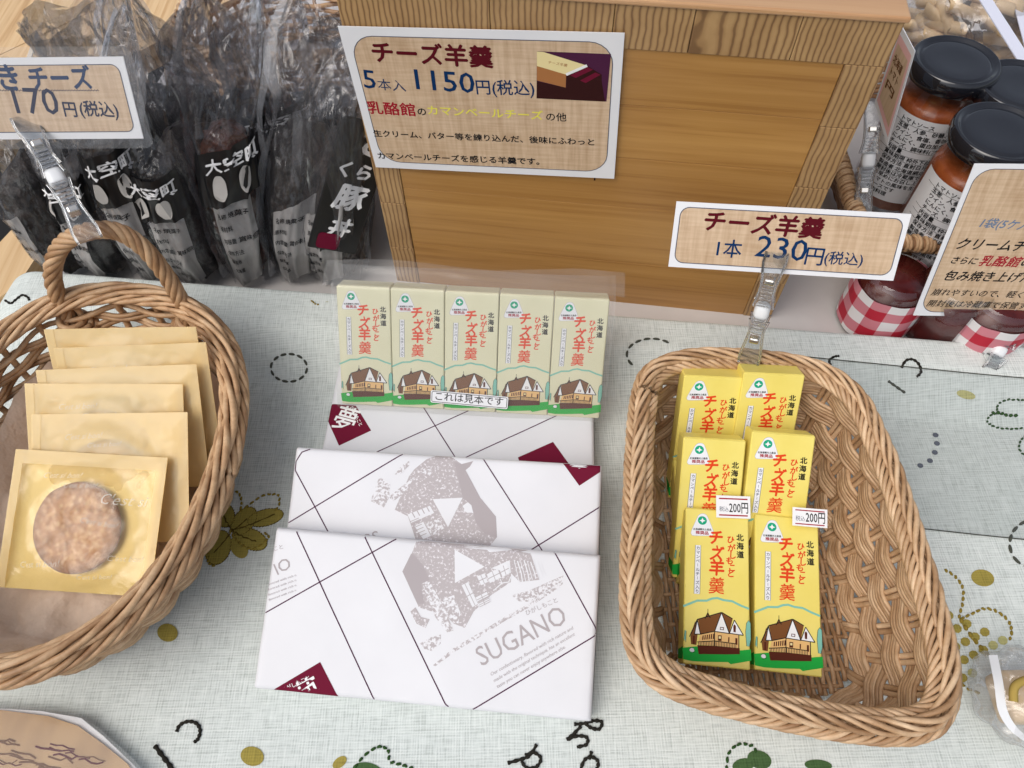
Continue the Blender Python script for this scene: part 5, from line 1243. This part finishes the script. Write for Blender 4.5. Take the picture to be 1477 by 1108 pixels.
mb = MB(); pq = [onz(1458, -10, 0.12), onz(1500, -10, 0.12), onz(1500, 80, 0.12), onz(1478, 66, 0.12)]; mb.add([p for p in pq]+[p-Vector((0, 0, 0.001)) for p in pq], [(0, 1, 2, 3), (7, 6, 5, 4)]+[(i, i+4, (i+1) % 4+4, (i+1) % 4) for i in range(4)], 'foam')
o = mb.build('card_corner'); tagit(o, 'corner of a lavender white card at the very top right', 'card')
# tied bag at the lower right corner
c = onz(1478, 1005, 0.022); t = hull_bag('gift_bag', 'clear bag tied with a gold twist at the lower right corner', 'bag', c, 0.032, 0.032, 0.022, 'clearfilm', 21, None)
mb = MB(); mb.rbox((-0.018, -0.016, -0.012), (0.02, 0.016, 0.010), 0.005, 'pasta'); part('snack', mb, t, True)
wa = [onz(1432, 945, 0.035), onz(1440, 985, 0.04), onz(1446, 1025, 0.036), onz(1462, 1052, 0.03), onz(1482, 1068, 0.026)]
mb = MB(); W2 = catmull(wa, 6); vs = []
for k, p_ in enumerate(W2): vs += [p_-c+Vector((-0.0028, 0, 0)), p_-c+Vector((0.0028, 0, 0.0006))]
mb.add(vs, [(2*i, 2*i+1, 2*i+3, 2*i+2) for i in range(len(W2)-1)], 'joint'); part('ribbon', mb, t, True)
mb = MB(); mb.tube([p_-c for p_ in catmull([onz(1462, 1012, 0.045), onz(1463, 992, 0.047), onz(1476, 982, 0.047), onz(1496, 976, 0.045)], 6)], 0.0026, 'gold', 6); part('gold_tie', mb, t, True)
# brown card at the lower left corner
zc_ = 0.012; pts = [onz(u, v, zc_) for u, v in ((-160, 1012), (0, 1024), (70, 1033), (112, 1047), (150, 1074), (184, 1102), (215, 1150), (-160, 1180))]
t = thing('brown_sign', 'brown printed card with a curved edge in a clear sleeve, lower left corner', 'sign', Matrix.Translation(pts[1]))
lo = [(p-pts[1]) for p in pts]
mb = MB(); n8 = len(lo); mb.add([p for p in lo]+[p-Vector((0, 0, 0.0008)) for p in lo], [tuple(range(n8))[::-1], tuple(range(n8, 2*n8))]+[(i, (i+1) % n8, (i+1) % n8+n8, i+n8) for i in range(n8)], 'burnt'); part('card', mb, t)
sl_ = [onz(u, v, zc_-0.003)-pts[1] for u, v in ((-160, 1008), (60, 1022), (122, 1032), (146, 1050), (200, 1098), (240, 1150), (-160, 1180))]
mb = MB(); mb.add([(p.x, p.y, p.z+0.001) for p in [onz(u, v, zc_-0.003)-pts[1] for u, v in ((-160, 1012), (60, 1026), (118, 1036), (150, 1062), (194, 1104), (230, 1150), (-160, 1180))]], [tuple(range(7))[::-1]], 'paper'); part('backing_paper', mb, t)
mb = MB(); mb.add(sl_+[p+Vector((0, 0, 0.0055)) for p in sl_], [tuple(range(7, 14))[::-1]], 'laminate'); part('clear_sleeve', mb, t)
for k in range(22):
    x0 = rnd.uniform(-20, 130); y0 = 1062+rnd.uniform(0, 50)+x0*0.1
    P_ = [onz(x0+j*9, y0+j*rnd.uniform(0.5, 2.5)+math.sin(j*2+k)*1.5, zc_+0.0003)-pts[1] for j in range(5)]
    mb = MB(); mb.line([(p_.x, p_.y) for p_ in P_], 0.0006+0.0007*rnd.random(), 'brownink' if k % 3 else 'maroon', 0.0003+k*2e-6); part('printed_stroke', mb, t)

# ------------------------------------------------------------------ smoky bags at the back left
def bag(i, P, H, rx, ry, leanx, leany, yaw, seed, label, tag, topflare=1.0, brown=False, tf=0.62):
    t = thing('snack_bag', label, 'bag', Matrix.Translation(P) @ Matrix.Rotation(R(yaw), 4, 'Z'), 'clear bags with black tags')
    def S(a, h, k=1.0, wr=1.0):
        # a in 0..1 round, h in 0..1 up
        h = min(max(h, 0.0), 1.0); an = 2*math.pi*a
        body = 1.0 if h < tf else 1.0-(h-tf)/(1-tf)
        bx = rx*(0.80+0.35*min(1, h/0.25)) if h < 0.25 else rx*(1.15 if h < tf else 1.15+0.45*topflare*(h-tf)/(1-tf))
        by = ry*(0.75+0.35*min(1, h/0.2)) if h < tf else ry*(1.1*(body**0.8)+0.06)
        tw = 0.9*(max(0, h-tf)/(1-tf))*(1 if seed % 2 else -1)
        x = bx*k*math.copysign(abs(math.cos(an))**0.75, math.cos(an)); y = by*k*math.copysign(abs(math.sin(an))**0.75, math.sin(an))
        w = wr*0.0022*(1-2*abs(nz(an*2.6+seed*3, h*2.2, 9)))**3*2 + wr*(0.0022+0.006*max(0, h-tf*0.8))*(nz(math.cos(an)*3+seed, math.sin(an)*3, h*5)+0.8*abs(nz(math.cos(an)*6+seed*2, math.sin(an)*6, h*3+4)))
        x += w*math.cos(an); y += w*math.sin(an)
        c_, s_ = math.cos(tw), math.sin(tw); x, y = x*c_-y*s_, x*s_+y*c_
        hh_ = h + 0.16*max(0, (h-0.7)/0.3)*nz(math.cos(an)*1.2+seed*1.7, math.sin(an)*0.6, 2)
        return Vector((x+leanx*h**1.6, y+leany*h, 0.002+H*hh_))
    mb = MB(); mb.grid(lambda a, h: S(a, h), 72, 70, 'bagfilm', True); part('clear_bag', mb, t, True)
    # pleats and seal catching the light
    for a0, wd in ((0.56, 0.010), (0.965, 0.007)):
        mb = MB()
        def fin(u_, v_):
            p_ = S(a0, 0.02+0.96*v_, 1.0); c0 = S(a0, 0.02+0.96*v_, 0.0, 0); d = (p_-c0); d.z = 0; d = d.normalized() if d.length > 1e-6 else Vector((1, 0, 0))
            return p_ + d*wd*u_*(0.8+0.5*nz(v_*5+seed, a0*9)) + Vector((0, 0.003*nz(v_*9, seed)*u_, 0))
        mb.grid(fin, 4, 50, 'bagseam'); part('seam', mb, t, True)
    # contents
    cfh = 0.50 if brown else 0.60
    mb = MB()
    def cf_(a, h):
        p_ = S(a, 0.03+h*cfh, 0.80, 0.3); c0 = S(0, 0.03+h*cfh, 0.0, 0)
        e = 1.0 if h < 0.85 else max(0.05, (1-h)/0.15)
        d = p_-c0; return c0 + d*e*(1+0.22*nz(math.cos(6.28*a)*4+seed, math.sin(6.28*a)*4, h*7))
    mb.grid(cf_, 48, 34, 'redbrown' if brown else 'contents', True); part('dried_food', mb, t, True)
    # black tag and printed insert on the side that faces the camera (a = 0.75)
    def patch(name, a0, a1, h0, h1, m, k=0.93, slant=0.0, nu=26, nv=18, wr_=0.6):
        mb = MB(); mb.grid(lambda u_, v_: S(a0+(a1-a0)*u_, h0+(h1-h0)*v_+slant*(u_-0.5), k, wr_), nu, nv, m); return part(name, mb, t, True)
    def ptext(txt, a0, a1, h0, size_, m, k=0.96, slant=0.0, bold=0.02, wr_=0.6):
        tm = MB(); tm.text(txt, 0, 0, 1.0, m, 0, 0, 1, bold); w_ = glyphs(txt)[2]
        tm.v = [tuple(S(a0+(a1-a0)*x/w_, h0+y*size_+slant*(a0+(a1-a0)*x/w_-0.75), k+z*10, wr_)) for x, y, z in tm.v]; part('lettering', tm, t)
    tz2 = 0.06*nz(seed*2.7)
    if tag:
        tz = 0.05*nz(seed*1.3); patch('black_tag', 0.60+tz, 0.885+tz, 0.41, 0.60, 'tag_black', 1.03, 0.05+0.3*tz, wr_=1.0)
        ptext('大空町', 0.655+tz, 0.865+tz, 0.535, 0.052, 'white', 1.06, 0.16, 0.03, 1.0); 
        for q_, (a0, sz) in enumerate(((0.675+tz, 1), (0.765+tz, 1))):
            mb = MB(); mb.poly(rrect(0, 0, 1, 1, 0.42), 'insert', 0); w_ = 0.055
            mb.v = [tuple(S(a0+w_*x, 0.435+0.085*y+0.16*(a0+w_*x-0.75), 1.06, 1.0)) for x, y, z in mb.v]; part('tag_mark', mb, t)
        ptext('゛', 0.83+tz, 0.865+tz, 0.49, 0.05, 'white', 1.06, 0.16, 0.02, 1.0)
    patch('printed_insert', 0.635+tz2, 0.80+tz2, 0.03, 0.42, 'insert', 0.97, 0.08, wr_=0.8)
    for q_, s2 in enumerate(('名称 焼菓子', '原材料', '内容量 賞味期限', '保存方法', '製造者', '北海道')):
        ptext(s2, 0.655+tz2, 0.655+tz2+0.019*len(s2), 0.355-0.052*q_, 0.024, 'black', 0.99, 0.08, 0.02, 0.8)
    return t
def B0(u, v=398): return onz(u, v, 0.0)
spec = [  # u, H, rx, ry, leanx, leany, yaw, seed, tag, flare, brown
 (112, 0.185, 0.019, 0.040, -0.020, 0.030, -18, 1, False, 1.0, False, 'leftmost smoky bag in the front row, under the laminated sign'),
 (172, 0.190, 0.021, 0.042, 0.004, 0.045, -16, 4, True, 1.2, False, 'second bag from the left in the front row, tag just below the laminated sign'),
 (233, 0.245, 0.022, 0.046, 0.022, 0.045, 8, 7, True, 1.5, False, 'front-row bag directly behind the handle of the willow basket'),
 (300, 0.215, 0.023, 0.050, 0.010, 0.040, -8, 8, True, 1.9, False, 'front-row bag with a wide clear left pleat, fourth from the left'),
 (358, 0.250, 0.024, 0.048, 0.050, 0.045, 18, 11, True, 1.6, True, 'front-row bag with red-brown pieces showing above its black tag'),
]
for s in spec:
    bag(0, B0(s[0])+Vector((0, 0.022, 0)), s[1], s[2], s[3], s[4], s[5], s[6], s[7], s[11], s[8], s[9], s[10])
def bigbag(P, label, seed, yaw, lean):
    # leaning black pouch with white brush lettering inside a clear bag
    t = bag(0, P, 0.215, 0.026, 0.040, lean, 0.045, yaw, seed, label, False, 1.1, False, 0.8)
    return t
b5 = bigbag(B0(432)+Vector((0, 0.020, 0)), 'slanting bag with white brush writing, second from the crate', 14, 12, 0.085)
b6 = bigbag(B0(492, 402)+Vector((0, 0.020, 0)), 'slanting bag pressed against the left side of the crate', 17, -6, 0.045)
def pouch_art(t, dx, rot, P0, label):
    mb = MB(); mb.rbox((-0.022, 0.06, 0.0), (0.022, 0.185, 0.003), 0.0014, 'tag_black'); g = Matrix.Translation((dx, -0.060, 0.004)) @ Matrix.Rotation(R(rot), 4, 'Y') @ Matrix.Rotation(R(78), 4, 'X')
    o = part('black_pouch', mb, t); o.matrix_local = g
    for ch, x, y, s_ in (('さ', -0.004, 0.158, 0.026), ('くら', -0.017, 0.135, 0.016), ('豚', -0.012, 0.106, 0.026), ('丼', -0.01, 0.078, 0.02)):
        m2 = MB(); m2.text(ch, x, y, s_, 'white', 0.0034, 0, 1, 0.04, 0.2); o2 = part('lettering', m2, o)
    m2 = MB(); m2.poly(rrect(-0.016, 0.062, 0.004, 0.078, 0.004), 'dmaroon', 0.0036); part('seal_mark', m2, o)
pouch_art(b5, 0.010, 27, None, '')
# second row behind
for k, (u, yb, hb, seed, yaw, lbl, tg, br) in enumerate((
  (212, 0.590, 0.20, 21, 10, 'bag in the rear row, first from the left, above the laminated sign', False, False),
  (250, 0.585, 0.20, 24, -5, 'rear-row bag standing before the open wicker tray', False, False),
  (330, 0.585, 0.19, 44, -12, 'rear-row bag with a black tag, in the middle of the rear row', True, False),
  (392, 0.590, 0.20, 27, 15, 'rear-row bag with a slanted label near the crate', True, True),
  (452, 0.585, 0.19, 30, 20, 'rear-row bag closest to the top left of the crate', False, False))):
    P = ony(u, 150, yb); P.z = 0.0; bag(0, P, hb, 0.030, 0.034, 0.012*(k-2.5), 0.03, yaw, seed, lbl, tg, 1.2, br)
# wicker tray at the back
wt = thing('wicker_tray', 'open tray of pale wicker at the top, behind the rear row of bags', 'tray', Matrix.Identity(4))
trim = [(-0.30, 0.64), (-0.10, 0.64), (-0.095, 0.78), (-0.30, 0.80)]
BT_ = Basket([(x, y+0.05) for x, y in [(-0.33, 0.66), (-0.22, 0.635), (-0.10, 0.66), (-0.09, 0.74), (-0.12, 0.82), (-0.22, 0.84), (-0.32, 0.82), (-0.345, 0.74)]], [(x, y+0.05) for x, y in [(-0.31, 0.68), (-0.22, 0.66), (-0.13, 0.68), (-0.12, 0.74), (-0.14, 0.80), (-0.22, 0.815), (-0.30, 0.80), (-0.32, 0.74)]], lambda x, y: 0.10, 0.004, 300)
weave(BT_, wt, 24, 14, 1, 0.0030, 0.0035, 'wick', 0.03, 0.95, 4, 1, 0.0024, seed=31)
rope(BT_, wt, 5, 0.0055, 0.0028, 0.0, 0.0, 14, 'wick', seed=33, samp=160)
print('objects', len(bpy.data.objects))
